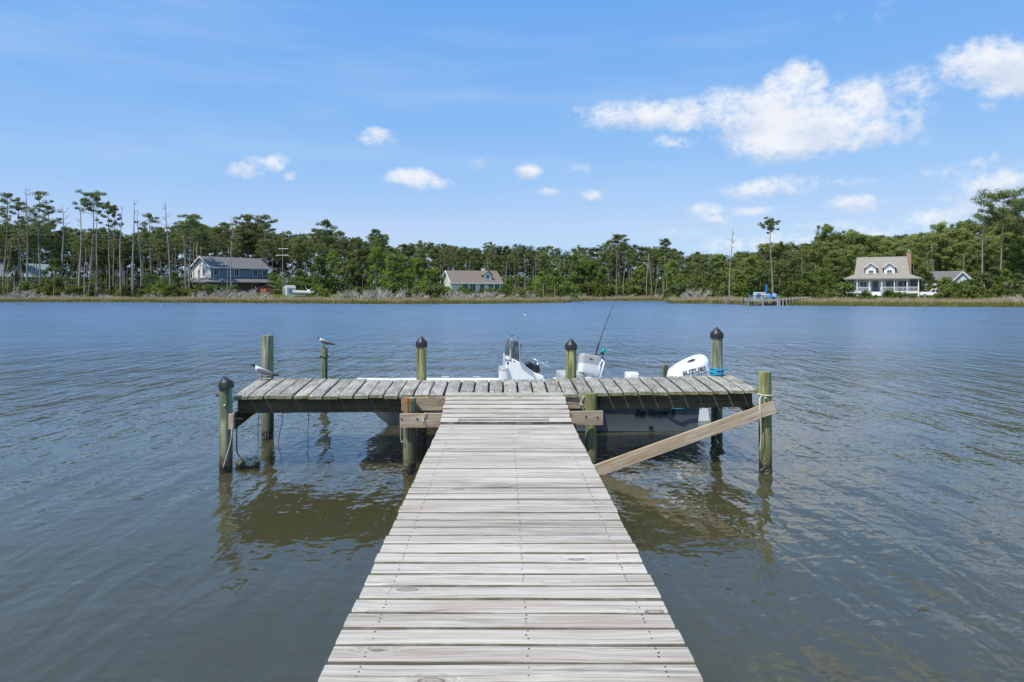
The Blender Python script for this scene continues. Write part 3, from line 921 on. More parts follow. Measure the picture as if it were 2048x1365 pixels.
def clear_of(x_):       # gaps kept open for lawns and for what stands on them
    return any(a < x_ < b for a, b in ((484, 640), (650, 690), (1484, 1580), (1696, 1836), (1838, 1945)))
k = 0
x = -40.0
while x < 2100:
    s = shore(x)
    if not clear_of(x):
        z, where = zone(x)
        d_ = s + R.uniform(11, 17)
        p = gp(x, d_)
        h = R.uniform(1.6, 3.6) if x < 900 or x > 1130 else R.uniform(1.2, 2.6)
        plant(R.choice(SHRUBS), 'shrub', p, h, 'green shrub at the marsh edge ' + where, 'shrub', 'shrubs ' + where, ('stem', 'foliage'), R.uniform(.8, 1.2), .05)
    x += R.uniform(13, 24)
for x_, d_, h in [(1732, 117, 1.5), (1778, 117, 1.5), (1706, 114, 1.0), (1720, 113, .8), (1750, 113, .9), (1790, 113, 1.2), (1805, 112, 1.4), (1824, 111, 1.1), (1600, 116, 1.2), (1620, 117, 1.3), (1640, 116, 1.2), (1660, 117, 1.3), (1640, 114, 1.0), (1675, 113, 1.0), (1580, 116, 1.3), (1890, 112, 2.2), (1896, 112, 1.3), (1910, 111, 1.2), (1922, 113, 1.6), (1940, 113, 2.4), (1846, 119, 1.4), (1884, 124, 3.3), (1902, 123, 2.9), (1918, 122, 2.4), (1932, 122, 3.2), (1893, 121, 2.3),
                  (893, 140, 2.3), (908, 134, 1.9), (930, 133, 1.7), (952, 134, 1.6), (970, 134, 1.3), (986, 135, 2.2), (488, 136, 1.0), (604, 148, 3.4), (618, 150, 3.8), (640, 140, 2.6), (1048, 132, 2.5)]:
    z, where = zone(x_)
    lb = 'low garden shrub in front of the porch house' if 1690 < x_ < 1840 else ('low green bush along the jetty walkway' if 1570 < x_ < 1690 else 'bushy green shrub by the lawn ' + where)
    plant(R.choice(SHRUBS), 'shrub', gp(x_, d_), h, lb, 'shrub', lb + 's', ('stem', 'foliage'), 1.15, .03)
for x_, yt, dd in [(28, 574, 9), (46, 570, 9), (80, 585, 8), (128, 582, 8), (160, 584, 8), (205, 583, 8), (226, 586, 8), (320, 578, 10), (296, 584, 8), (390, 583, 9), (412, 576, 9), (436, 578, 9), (458, 566, 10), (478, 580, 9), (520, 570, 9), (575, 586, 8), (690, 575, 10), (716, 574, 10), (738, 576, 10), (752, 566, 9), (783, 568, 9),
                   (800, 582, 9), (838, 578, 9), (905, 572, 9), (925, 577, 10), (955, 577, 9), (968, 577, 9), (985, 575, 10), (1050, 577, 8), (1162, 582, 8), (1260, 585, 9), (1320, 583, 9), (1382, 575, 10), (1400, 570, 11), (1456, 588, 8), (1612, 592, 8), (2005, 590, 9), (2025, 584, 9), (2040, 584, 8)]:
    d_ = shore(x_) + dd
    p = gp(x_, d_); h = max(.7, CAM_H + (VY - yt) / F * d_ - p.z)
    z, where = zone(x_)
    plant(R.choice(DEADB), 'dead_bush', p, h * .95, 'bleached grey dead bush ' + where, 'dead bush', 'dead bushes ' + where, ('stem', 'twig'), R.uniform(.95, 1.3), .1)

# the wood behind reads as one dark mass
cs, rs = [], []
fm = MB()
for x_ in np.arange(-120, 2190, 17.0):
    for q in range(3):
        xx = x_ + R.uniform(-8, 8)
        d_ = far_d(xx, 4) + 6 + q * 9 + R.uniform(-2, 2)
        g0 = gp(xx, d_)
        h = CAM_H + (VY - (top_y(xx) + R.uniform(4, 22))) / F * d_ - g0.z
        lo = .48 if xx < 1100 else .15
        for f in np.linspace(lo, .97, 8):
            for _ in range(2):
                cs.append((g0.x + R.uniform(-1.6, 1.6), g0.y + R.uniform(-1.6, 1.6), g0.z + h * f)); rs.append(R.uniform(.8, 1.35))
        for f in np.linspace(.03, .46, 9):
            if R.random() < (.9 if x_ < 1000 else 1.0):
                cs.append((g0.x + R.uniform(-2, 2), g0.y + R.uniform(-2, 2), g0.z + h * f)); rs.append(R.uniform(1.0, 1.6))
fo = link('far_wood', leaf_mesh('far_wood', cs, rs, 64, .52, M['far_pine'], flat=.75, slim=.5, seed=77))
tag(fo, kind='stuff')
# undergrowth that closes the foot of the wood
cs, rs = [], []
for x_ in np.arange(-120, 2190, 9.0):
    if 385 < x_ < 545 or 1690 < x_ < 1838:
        dd = 26
    else:
        dd = 0
    d_ = far_d(x_, 0) + dd + R.uniform(-5, 6)
    g0 = gp(x_, d_)
    for _ in range(6):
        cs.append((g0.x + R.uniform(-1, 1), g0.y + R.uniform(-1.5, 1.5), g0.z + R.uniform(.2, 4.2))); rs.append(R.uniform(.7, 1.4))
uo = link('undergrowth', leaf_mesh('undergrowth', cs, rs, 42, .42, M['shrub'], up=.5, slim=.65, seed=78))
tag(uo, kind='stuff')
# ---------------------------------------------------------------- dock: walkway, ramp, platform
def plank_mesh(name, L, wd, th, mat, segs=3, wob=.004, zf=None, wf=None, seed=0, crown=.0):
    """sawn board along local x from 0 to L, top near z=0, edges a little uneven"""
    r = random.Random(seed)
    rings = []
    for i in range(segs + 1):
        t = i / segs
        x = L * t
        w0 = (wf(t) if wf else wd) / 2
        a, b = w0 + r.uniform(-wob, wob * .3), w0 + r.uniform(-wob, wob * .3)
        z = zf(t) if zf else r.uniform(-.0015, .0015)
        c = .007
        rings.append([(x, -a, z - th), (x, -a, z - c), (x, -a + c * 1.6, z), (x, b - c * 1.6, z), (x, b, z - c), (x, b, z - th)])
    m = MB(); m.loft(rings)
    return m.mesh(name, mat)

def board(name, a, b, w_, h_, mat, parent, up=(0, 0, 1), bevel=.004, over=0):
    """straight timber from a to b: w_ sideways, h_ along up; local x runs along it"""
    a, b = Vector(a), Vector(b)
    d = (b - a).normalized(); s = Vector(up).cross(d).normalized(); u = d.cross(s)
    m = MB(); L = (b - a).length
    m.box((0, 0, 0), (L + over, w_, h_))
    o = link(name, m.mesh(name, mat), parent)
    rot = Matrix((d, s, u)).transposed()
    base = parent.location if parent is not None else Vector((0, 0, 0))
    o.matrix_basis = Matrix.Translation((a + b) / 2 - base) @ rot.to_4x4()
    if bevel:
        bv = o.modifiers.new('bevel', 'BEVEL'); bv.width = bevel; bv.segments = 2
    return o

WX0, WX1, WZ, WEND = -.714, .770, .77, 7.70
walk = thing('walkway', (.028, 4.2, 0), 'long grey plank walkway leading out over the water to the platform', 'walkway')
variants = [plank_mesh('plank', 1.0, .124, .036, M['walk'], 4, .004, seed=i) for i in range(14)]
y = .75
nails = MB()
npl = 0
while y < WEND - .07:
    wd = R.choice([.124, .124, .122, .126, .120])
    o = link('plank', R.choice(variants), walk)
    x0 = WX0 + R.uniform(-.006, .005); x1 = WX1 + R.uniform(-.005, .006)
    rz = R.uniform(-.0032, .0032)
    o.scale = (x1 - x0, wd / .124, 1)
    zz = WZ + R.uniform(-.002, .002)
    o.location = Vector((x0, y + wd / 2, zz)) - walk.location
    o.rotation_euler = (R.uniform(-.010, .005), R.uniform(-.0015, .0015), rz)
    if y > 2.2:
        for nx in (-.57, .1, .64):
            for ny in ((.25, .5, .78) if R.random() < .6 else (.28, .74)):
                px_, py_ = nx + R.uniform(-.006, .006), y + wd * ny
                rr = R.uniform(.0038, .0055)
                nails.add([(px_ + rr * math.cos(k * 1.0472), py_ + rr * math.sin(k * 1.0472), zz + .0015 + (px_ - x0) * -.0) for k in range(6)], [tuple(range(6))])
    y += wd + R.uniform(.019, .024)
    npl += 1
no = nails.build('nail', M['nail'], walk); no['kind'] = 'stuff'
for sx in (-.56, .09, .63):
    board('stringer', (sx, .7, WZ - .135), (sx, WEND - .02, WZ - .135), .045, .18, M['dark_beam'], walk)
for py_ in (1.6, 4.6):
    for px_ in (-.50, .55):
        m = MB(); m.tube([(px_, py_, -1.5), (px_, py_, .5)], .075, 14); m.build('post', M['pile'], walk, smooth=False)
    board('cross_beam', (-.68, py_ + .1, .45), (.72, py_ + .1, .45), .04, .18, M['dark_beam'], walk)
board('cross_beam', W(800, 842, 8.36), W(1206, 836, 8.36), .042, .172, M['beam'], walk)
cb = walk.children[-1]
bolts = MB()
for bx, by in ((803, 838), (834, 838), (1172, 833), (1195, 835)):
    p = W(bx, by, 8.335)
    bolts.ellipsoid(p, (.011, .012, .011), 8, 5)
bolts.build('bolt', M['iron'], walk)['kind'] = 'stuff'

ramp = thing('ramp', (.02, 8.2, .85), 'short plank ramp rising from the walkway end onto the platform', 'ramp')
A, B_ = Vector((0, 7.735, .783)), Vector((0, 8.66, .992))
rd = (B_ - A).normalized(); rang = math.asin(rd.z)
for i in range(7):
    t = i / 7
    p = A.lerp(B_, t)
    wd = (B_ - A).length / 7 - .022
    x0, x1 = -.715 - .006 * i * .3 + R.uniform(-.008, .006), .770 - .012 * i * .25 + R.uniform(-.006, .008)
    if i == 0:      # the lowest board is cut back in the middle into two ends and a narrow strip
        m = MB()
        L = x1 - x0
        s0, s1 = .20, L - .25
        m.box((s0 / 2, 0, -.016), (s0, wd, .032)); m.box(((L + s1) / 2, 0, -.016), (L - s1, wd, .032))
        m.box(((s0 + s1) / 2, -.026, -.018), (s1 - s0, .026, .028)); m.box(((s0 + s1) / 2, .041, -.018), (s1 - s0, .036, .028))
        o = link('plank', m.mesh('plank', M['walk']), ramp)
    else:
        o = link('plank', R.choice(variants), ramp); o.scale = (x1 - x0, wd / .124, .9)
    o.location = Vector((x0, p.y + wd / 2 * rd.y, p.z + wd / 2 * rd.z)) - ramp.location
    o.rotation_euler = (rang + R.uniform(-.008, .004), R.uniform(-.0015, .0015), R.uniform(-.003, .003))
for sx in (-.66, .02, .70):
    board('stringer', (sx, A.y + .02, A.z - .088), (sx, B_.y - .06, B_.z - .09), .045, .10, M['dark_beam'], ramp)

NPLK = 35
ZF = [(-3.42, .935), (-1.3, .952), (0, .958), (1.2, .975), (3.21, 1.018)]
ZB = [(-3.72, .940), (-1.2, .905), (0, .912), (1.3, .935), (3.47, .985)]
def zf_at(x): return float(np.interp(x, *zip(*ZF)))
def zb_at(x): return float(np.interp(x, *zip(*ZB)))
plat = thing('platform', (0, 9.4, 0), 'weathered mossy plank platform across the end of the walkway', 'dock platform')
YF, YB = 8.60, 10.36
for i in range(NPLK):
    f0, f1 = i / NPLK, (i + 1) / NPLK
    xf0, xf1 = np.interp([f0, f1], [0, 1], [-3.42, 3.215]); xb0, xb1 = np.interp([f0, f1], [0, 1], [-3.715, 3.475])
    xf, xb = (xf0 + xf1) / 2, (xb0 + xb1) / 2
    gap = R.uniform(.011, .017) if i < 13 else R.uniform(.018, .025)
    zj = R.uniform(-.006, .006)
    za, zb = zf_at(xf) + R.uniform(-.007, .007), zb_at(xb) + R.uniform(-.006, .006)
    droop = R.uniform(.004, .026); yf = YF + R.uniform(-.02, .02); yb = YB + R.uniform(-.025, .025)
    if 11 <= i <= 15: yf = YF + R.uniform(-.005, .03)
    L = math.hypot(xb - xf, yb - yf)
    zfun = lambda t, za=za, zb=zb, dr=droop: (zb - za) * t + dr * (1 - (1 - min(1, t / .45)) ** 2) * (1 - t * .6)
    wfun = lambda t, a=xf1 - xf0 - gap, b=xb1 - xb0 - gap: a + (b - a) * t
    me = plank_mesh('plank', L, .18, .038, M['deck'], 6, .005, zfun, wfun, seed=40 + i)
    o = link('plank', me, plat, Vector((xf, yf, za)) - plat.location, (R.uniform(-.022, .022), 0, math.atan2(yb - yf, xb - xf)))
def zbeam(x): return zf_at(x) - .038 - .012
for a, b, y_, dz in ((-3.40, -1.30, 8.735, .0), (1.22, 3.17, 8.735, .0), (-3.5, 3.3, 9.5, .03), (-3.6, 3.42, 10.18, .0)):
    za = (zbeam(a) if y_ < 9 else zb_at(a) - .05); zb = (zbeam(b) if y_ < 9 else zb_at(b) - .05)
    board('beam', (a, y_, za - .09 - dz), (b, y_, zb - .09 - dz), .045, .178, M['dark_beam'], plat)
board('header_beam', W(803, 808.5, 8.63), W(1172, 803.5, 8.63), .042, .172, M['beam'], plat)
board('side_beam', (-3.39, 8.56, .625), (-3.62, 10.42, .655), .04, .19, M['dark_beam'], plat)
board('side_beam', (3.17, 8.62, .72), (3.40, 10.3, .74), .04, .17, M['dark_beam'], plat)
board('diagonal_brace', W(1549, 814, 8.43), W(1170, 950, 8.43), .036, .150, M['brace'], plat)
board('cleat_block', W(463, 828, 8.47), W(463, 859, 8.47), .05, .065, M['beam'], plat, up=(1, 0, 0))
for a, b in ((W(470, 838, 8.46), W(486, 838, 8.46)),):
    m = MB(); m.tube([a, b], .006, 6); m.build('spike', M['iron'], plat)
m = MB(); m.tube([W(433, 791, 8.55), W(440, 791, 8.55)], .017, 8); m.build('bolt', M['iron'], plat)

# piles
def pile_mesh(name, r, top, mat, seed, cracks=.03, n=28, slant=0.0):
    rr = random.Random(seed); m = MB(); rings = []
    ph = rr.uniform(0, 9)
    zs = [-1.6, -.3, 0, .15, .3, .5, .7, .9, top - .12, top - .015, top]
    zs = sorted(set(z for z in zs if z <= top))
    for z in zs:
        ring = []
        for k in range(n):
            a = 2 * math.pi * k / n
            q = r * (1 + .035 * mnoise.noise((math.cos(a) * 1.2 + ph, math.sin(a) * 1.2, z * 1.1)) + cracks * min(0, mnoise.noise((math.cos(a) * 4 + ph, math.sin(a) * 4, z * .5))) * 2)
            if z < .28:
                q *= 1 + .05 * max(0, mnoise.noise((a * 3, z * 14, ph)))
            if z == top: q *= .965
            ring.append((q * math.cos(a), q * math.sin(a), z + (slant * math.cos(a) * r if z > top - .14 else 0)))
        rings.append(ring)
    m.loft(rings)
    me = m.mesh(name, mat, True)
    me.set_sharp_from_angle(angle=math.radians(50))
    return me
def pile(x, d, top, r, mat, label, cap=False, seed=0, lean=(0, 0), cracks=.03, slant=0, cap_tilt=0):
    root = thing('pile', ((x - VX) / F * d, d, 0), label, 'pile', 'piles of the dock')
    root.rotation_euler = (lean[0], lean[1], R.uniform(-.4, .4) if not slant else 0)
    t = top - (.10 if cap else 0)
    link('post', pile_mesh('post', r, t, mat, seed, cracks, slant=slant), root)
    if cap:
        m = MB(); n = 24; q = r * 1.13
        rings = [[(k_ * math.cos(a), k_ * math.sin(a), z) for a in (2 * math.pi * j / n for j in range(n))]
                 for k_, z in ((q * .97, -.060), (q * 1.03, -.062), (q * 1.02, .006), (q * 1.0, .012), (.004, .105))]
        m.loft(rings)
        o = link('cap', m.mesh('cap', M['cap'], True), root, (0, 0, t - .015), (cap_tilt * .7, cap_tilt, 0))
        o.data.set_sharp_from_angle(angle=math.radians(35))
    return root
def ztop(y, d): return CAM_H + (VY - y) / F * d
pile(451.5, 8.55, ztop(750, 8.55), .080, M['pile_teal'], 'front left corner pile with a crooked black cap', True, 1, cap_tilt=-.30)
P2 = pile(535, 10.47, ztop(671, 10.47), .092, M['pile_old'], 'thick cracked flat topped pile behind the gull on the platform', False, 2, cracks=.12)
P3 = pile(648.5, 13.6, ztop(697, 13.6), .066, M['pile_teal'], 'thin free standing pile with a gull on top', False, 3)
pile(843, 10.47, ztop(671, 10.47), .077, M['pile'], 'black capped pile rising left of the ramp and boat console', True, 4)
pile(1142, 10.47, ztop(676, 10.47), .082, M['pile'], 'black capped pile between the boat console and the boat seat', True, 5)
P6 = pile(1433.5, 10.3, ztop(653, 10.3), .084, M['pile_old'], 'tall black capped pile with blue rope wound round it', True, 6)
P7 = pile(1531, 8.55, ztop(744, 8.55), .078, M['pile'], 'front right corner pile without cap and white rope around it', False, 7, lean=(0, -.006))
pile(819, 8.50, ztop(796, 8.50), .082, M['pile_rot'], 'short front pile with an orange rotten hollow left of the ramp', False, 8)
pile(1182, 8.55, ztop(787, 8.55), .073, M['pile'], 'short front pile in the shade right of the ramp', False, 9)
pile(1330, 13.4, ztop(730, 13.4), .058, M['pile_old'], 'slim grey mooring pile just left of the outboard motor', False, 10, slant=.15)
for bx, by, d_ in ((449.5, 812, 8.465), (1532, 797, 8.465)):
    pass
def round_bolt(root, x, y, d):
    m = MB(); m.ellipsoid(W(x, y, d), (.017, .02, .017), 12, 6); m.build('bolt', M['zinc'], root, smooth=True)
PL = {o['label'].split(' ')[0] + str(i): o for i, o in enumerate([q for q in col.objects if q.get('category') == 'pile'])}
piles = [q for q in col.objects if q.get('category') == 'pile']
def world_child(root, build):
    pass
for root, x, y, d in ((piles[0], 449.5, 812, 8.468), (P7, 1532, 797, 8.468)):
    m = MB(); p = W(x, y, d) - root.location
    q = Matrix.Rotation(-root.rotation_euler.z, 3, 'Z') @ p
    m.ellipsoid(q, (.017, .02, .017), 12, 6); m.build('bolt', M['zinc'], root, world=False, smooth=True)
# perch plate and iron strap of the thin pile
m = MB(); m.tube([(0, 0, ztop(697, 13.6) - .002), (0, 0, ztop(697, 13.6) + .012)], .05, 14); m.build('top_plate', M['iron'], P3, world=False)
m = MB(); zz = ztop(714, 13.6); m.tube([(.074 * math.cos(a), .074 * math.sin(a), zz + .02 * math.sin(a * 2)) for a in np.linspace(0, 6.2, 20)], .012, 5); m.build('strap', M['iron'], P3, world=False)

# ---------------------------------------------------------------- ropes and what hangs from the dock
def rope(name, pts, r, mat, label, cat, smooth_n=6):
    """rope through points, rounded by a spline"""
    P = [Vector(p) for p in pts]; out = []
    for i in range(len(P) - 1):
        p0, p1, p2, p3 = P[max(i - 1, 0)], P[i], P[i + 1], P[min(i + 2, len(P) - 1)]
        for k in range(smooth_n):
            t = k / smooth_n
            out.append(.5 * (2 * p1 + (p2 - p0) * t + (2 * p0 - 5 * p1 + 4 * p2 - p3) * t * t + (3 * p1 - p0 - 3 * p2 + p3) * t ** 3))
    out.append(P[-1])
    m = MB(); m.tube(out, r, 6)
    c = sum(P, Vector()) / len(P)
    me = m.mesh(name, mat, True, P[0])
    o = link(name, me, None, P[0])
    return tag(o, label, cat)
c6 = P6.location
pts = []
for i in range(70):
    a = i * .52 + .3
    f = i / 69
    z = 1.03 + .045 * math.sin(i * .37) + .035 * f
    pts.append(c6 + Vector((.096 * math.cos(a), .096 * math.sin(a), z)))
pts.append(c6 + Vector((.13, -.10, 1.10)))
rope('mooring_rope', pts, .0105, M['rope_blue'], 'blue mooring rope wound in turns round the tall capped pile', 'rope', 3)
rope('boat_line', [W(1300, 806, 10.98), W(1318, 813.5, 10.95), W(1350, 818, 10.93), W(1375, 815.5, 10.95), W(1400, 806, 10.9), W(1425, 770, 10.5)], .009, M['rope_blue'], 'blue line sagging along the side of the boat under the platform', 'rope')
c7 = P7.location
rp = [c7 + Vector((.085 * math.cos(a), .085 * math.sin(a), .975 + .006 * math.sin(a))) for a in np.linspace(-2.2, 3.9, 18)]
rp += [W(1519, 800, 8.44), W(1521, 830, 8.40), W(1522, 870, 8.42), W(1520, 905, 8.46)]
rope('tie_rope', rp, .008, M['rope_white'], 'white rope looped on the front right pile and hanging down it', 'rope', 4)
rope('hanging_line', [W(464, 848, 8.45), W(462, 880, 8.44), W(454, 910, 8.45), W(446, 936, 8.46)], .006, M['rope_white'], 'pale thin line down the face of the front left pile', 'rope')
rope('bag_rope', [W(474, 846, 8.5), W(473.5, 880, 8.6), W(474, 903, 8.72), W(480, 914, 8.82)], .0075, M['rope_dark'], 'dark rope from the left corner block down to the float bag', 'rope')
for i, (xa, xb, yb, lb) in enumerate(((517, 516.5, 884, 'leftmost dark rope hanging beside the thick cracked pile'), (565, 556, 889, 'slanting dark rope hanging to the water under the platform'), (617, 616, 887, 'straight dark rope hanging to the water under the platform'))):
    d_ = 10.2
    rope('hanging_rope', [W(xa, 800, d_), W(xa, 840, d_), W((xa + xb) / 2 - 1, 865, d_), W(xb, yb, d_)], .0045, M['rope_dark'], lb, 'rope', 3)
for i, (x_, y_, d_, lb) in enumerate(((847, 835, 8.325, 'knotted white string tied on the cross beam left of the ramp'), (1163, 803, 8.60, 'knotted white string on the header beam right of the ramp'))):
    p = W(x_, y_, d_)
    rope('tie_string', [p + Vector((.03, 0, .06)), p + Vector((.012, -.006, .03)), p, p + Vector((-.02, -.008, -.035)), p + Vector((.01, -.01, -.05)), p + Vector((-.005, -.005, -.02)), p + Vector((.012, -.004, -.075)), p + Vector((.03, .0, -.12))], .006, M['rope_white'], lb, 'string')
rope('side_string', [W(804, 835, 8.40), W(801, 862, 8.42), W(803, 885, 8.42), W(808, 880, 8.40)], .004, M['rope_white'], 'thin looped string beside the rotten front pile', 'string')

bag = thing('float_bag', ((495 - VX) / F * 8.84, 8.84, 0), 'dark mesh float bag with pale floats bobbing by the left corner pile', 'float bag')
def lump(c, r, seed, amp=.16, nu=18, nv=12):
    m = MB(); m.ellipsoid((0, 0, 0), r, nu, nv)
    m.v = [tuple(Vector(p) * (1 + amp * mnoise.noise((p[0] * 16 + seed, p[1] * 16, p[2] * 16))) + Vector(c)) for p in m.v]
    return m
M['bag'] = plain('muddy_mesh', (.085, .085, .065), .9, var=.5, scale=25, bump=.006)
M['float'] = plain('algae_stained_foam', (.46, .44, .33), .8, var=.4, scale=22)
lump((0, 0, .03), (.155, .10, .075), 1).build('mesh_bag', M['bag'], bag, world=False, smooth=True)
lump((.005, -.035, .085), (.045, .04, .035), 2).build('float', M['float'], bag, world=False, smooth=True)
lump((.105, -.01, .085), (.05, .05, .055), 3).build('float', M['float'], bag, world=False, smooth=True)
lump((.06, -.065, .05), (.06, .04, .04), 4).build('float', M['float'], bag, world=False, smooth=True)
lump((-.08, .0, .075), (.05, .04, .035), 5).build('knot', M['bag'], bag, world=False, smooth=True)

for x_, y_, lb in ((1050, 632, 'tiny white crab pot buoy far out beyond the boat'), (321, 613, 'tiny white crab pot buoy near the far left bank')):
    d_ = F * CAM_H / (y_ - VY)
    b_ = thing('crab_pot_buoy', ((x_ - VX) / F * d_, d_, 0), lb, 'buoy', 'crab pot buoys')
    m = MB(); m.ellipsoid((0, 0, .07), (.085, .085, .10), 12, 8); m.build('float', M['white'], b_, world=False, smooth=True)
    m = MB(); m.tube([(0, 0, .18), (.02, 0, .30)], .02, 6); m.build('stick', M['black'], b_, world=False)
for x_, y_, lb in ((1850, 1220, 'small curled dead leaf floating at the lower right'), (275, 998, 'small dark twig floating left of the dock'), (1935, 1003, 'small dark weed scrap floating at the right')):
    d_ = F * CAM_H / (y_ - VY)
    m = MB(); p0 = Vector(((x_ - VX) / F * d_, d_, 0))
    r = random.Random(x_)
    for k in range(4):
        a = r.uniform(-.6, .6); c = Vector((r.uniform(-.03, .03), r.uniform(-.02, .02), .006))
        e = Vector((math.cos(a), math.sin(a), 0)) * r.uniform(.02, .035)
        s = Vector((-math.sin(a), math.cos(a), .25)) * .009
        m.add([c - e, c + s, c + e + Vector((0, 0, .010)), c - s], [(0, 1, 2, 3)]); m.tube([c - e * 1.3, c + e * 1.2], .002, 4)
    tag(link('floating_leaf', m.mesh('floating_leaf', M['bag']), None, p0), lb, 'floating debris')

# ---------------------------------------------------------------- boat
BX, BY = 3.08, 11.95
brot = math.pi + math.atan2(.43, 5.55)
boat = thing('motor_boat', (BX, BY, 0), 'white centre console motor boat moored behind the platform', 'boat', None, brot)
BL_ = 5.57
def it(x, pts): return float(np.interp(x, [p[0] for p in pts], [p[1] for p in pts]))
KEEL = [(0, -.26), (.6, -.27), (.78, -.20), (.88, -.07), (.915, .02), (.963, .26), (1, .755)]
CHZ = [(0, -.02), (.5, .02), (.75, .12), (.9, .34), (1, .76)]
SHZ = [(0, .555), (.4, .595), (.7, .655), (.9, .72), (1, .775)]
def sheer_b(s): return .97 * (1 - max(0, (s - .42) / .58) ** 2.3) + .02
def chine_b(s): return .84 * (1 - max(0, (s - .30) / .70) ** 1.7) + .006
def section(s):
    k, cz, sz, b, c = it(s, KEEL), it(s, CHZ), it(s, SHZ), sheer_b(s), chine_b(s)
    half = [(0, k), (c * .5, (k + cz) / 2 - .01), (c, cz), (c + .025 * min(1, c * 3), cz + .012), (c + (b - c) * .38, cz + (sz - cz) * .38), (c + (b - c) * .72 , cz + (sz - cz) * .70), (b, sz)]
    return half
def side_y(x, z):
    h = section(max(0, min(1, x / BL_)))
    return float(np.interp(z, [p[1] for p in h[3:]], [p[0] for p in h[3:]]))
SS = list(np.linspace(0, .6, 9)) + list(np.linspace(.65, 1, 12))
m = MB(); rings = []
for s in SS:
    h = section(s); x = s * BL_
    rings.append([(x, -yy, zz) for yy, zz in h[::-1]] + [(x, yy, zz) for yy, zz in h[1:]])
m.loft(rings, cap=False, closed=False)
m.add(rings[0], [tuple(range(len(rings[0])))])
hull = m.build('hull', M['hull'], boat, world=False, smooth=True)
hull.data.set_sharp_from_angle(angle=math.radians(28))
m = MB()
for sgn in (1, -1):
    rr = []
    for s in SS:
        b, z, x = sheer_b(s), it(s, SHZ), s * BL_
        bi = max(0, b - .17)
        prof = [(b + .022, z - .05), (b + .03, z - .01), (b + .02, z + .018), (b - .02, z + .03), (bi + .02, z + .03), (bi, z + .01), (bi, z - .05)]
        rr.append([(x, sgn * yy, zz) for yy, zz in prof])
    m.loft(rr)
gw = m.build('gunwale', M['gel'], boat, world=False, smooth=True); gw.data.set_sharp_from_angle(angle=math.radians(35))
m = MB()        # liner, floor and foredeck
rr = []
for s in SS[:-3]:
    b, z, x = sheer_b(s), it(s, SHZ), s * BL_
    bi = max(.01, b - .165); f = .20 if s < .74 else .46
    rr.append([(x, -bi, z + .005), (x, -bi + .01, f + .02), (x, -max(.005, bi - .06), f), (x, max(.005, bi - .06), f), (x, bi - .01, f + .02), (x, bi, z + .005)])
m.loft(rr, cap=False, closed=False)
dk = [(s * BL_, sheer_b(s), it(s, SHZ) + .024) for s in SS if s >= .80]
m.add([(x, -b, z) for x, b, z in dk] + [(x, b, z) for x, b, z in dk], [(i, i + 1, i + 1 + len(dk), i + len(dk)) for i in range(len(dk) - 1)])
m.box((.18, 0, .50), (.36, 1.5, .12))
m.build('cockpit_liner', M['gel'], boat, world=False)
LX = lambda X: BX - X      # world X beside the boat -> boat x (yaw is small)
# console
prof = [(0.0, 1.176), (.075, 1.160), (.21, 1.088), (.48, .895), (.635, .838), (.66, .20), (-.03, .20)]
m = MB(); m.prism([(LX(X), z) for X, z in prof], -.33, .33)
cons = m.build('console', M['gel'], boat, world=False, bevel=.022)
m = MB()
plan = [(.235, .31), (.12, .30), (.04, .22), (.012, .1), (.005, 0), (.012, -.1), (.04, -.22), (.12, -.30), (.235, -.31)]
lo = [(LX(X), yy, it(X, prof[:4]) - .01) for X, yy in plan]; hi = [(LX(X + .035), yy * .94, 1.43 - .05 * (X > .1)) for X, yy in plan]
m.add(lo + hi, [(i, i + 1, i + 10, i + 9) for i in range(8)])
ws = m.build('windscreen', M['tint'], cons, world=False, smooth=True)
sd = ws.modifiers.new('solidify', 'SOLIDIFY'); sd.thickness = .008
m = MB()
for sg in (1, -1):
    q = .335 * sg
    m.tube([(LX(.07), q, 1.12), (LX(.07), q, 1.44), (LX(.085), q, 1.468), (LX(.11), q, 1.48), (LX(.19), q, 1.48), (LX(.215), q, 1.468), (LX(.228), q, 1.44), (LX(.228), q, 1.10), (LX(.25), q * 1.06, 1.04), (LX(.44), q * 1.06, .90), (LX(.47), q * 1.03, .86), (LX(.47), q, .83)], .0125, 8)
m.tube([(LX(.15), -.335, 1.48), (LX(.15), .335, 1.48)], .011, 8)
m.build('grab_rail', M['steel'], cons, world=False, smooth=True)
m = MB()        # helm pod and throttle
m.prism([(LX(.34), 1.0), (LX(.44), 1.06), (LX(.50), 1.0), (LX(.58), 1.02), (LX(.60), .90), (LX(.56), .86), (LX(.40), .95)], -.16, .16)
m.build('helm_pod', M['black'], cons, world=False, bevel=.015)
m = MB()
ctr = Vector((LX(.60), 0, 1.055)); nrm = Vector((-.42, 0, .91)).normalized(); e1 = Vector((0, 1, 0)); e2 = nrm.cross(e1)
m.tube([ctr + (e1 * math.cos(a) + e2 * math.sin(a)) * .18 for a in np.linspace(0, 2 * math.pi, 33)], .013, 8, cap=False)
for a in (.5, 2.6, 4.7):
    m.tube([ctr - nrm * .03, ctr + (e1 * math.cos(a) + e2 * math.sin(a)) * .175], .011, 6)
m.tube([ctr - nrm * .14, ctr - nrm * .015], .03, 10)
kp = ctr + (e1 * math.cos(2.2) + e2 * math.sin(2.2)) * .18
m.tube([kp, kp + nrm * .055], .018, 8)
m.build('steering_wheel', M['steel'], cons, world=False, smooth=True)
m = MB()
for X, z in ((-.002, 1.115), (.028, 1.112), (.062, 1.105), (.14, 1.09)):
    m.ellipsoid((LX(X), .332, z), (.013, .006, .012), 10, 5)
m.ellipsoid((LX(.03), .331, 1.06), (.016, .005, .028), 10, 6)
pt = m.build('port', M['black'], cons, world=False); pt['kind'] = 'stuff'

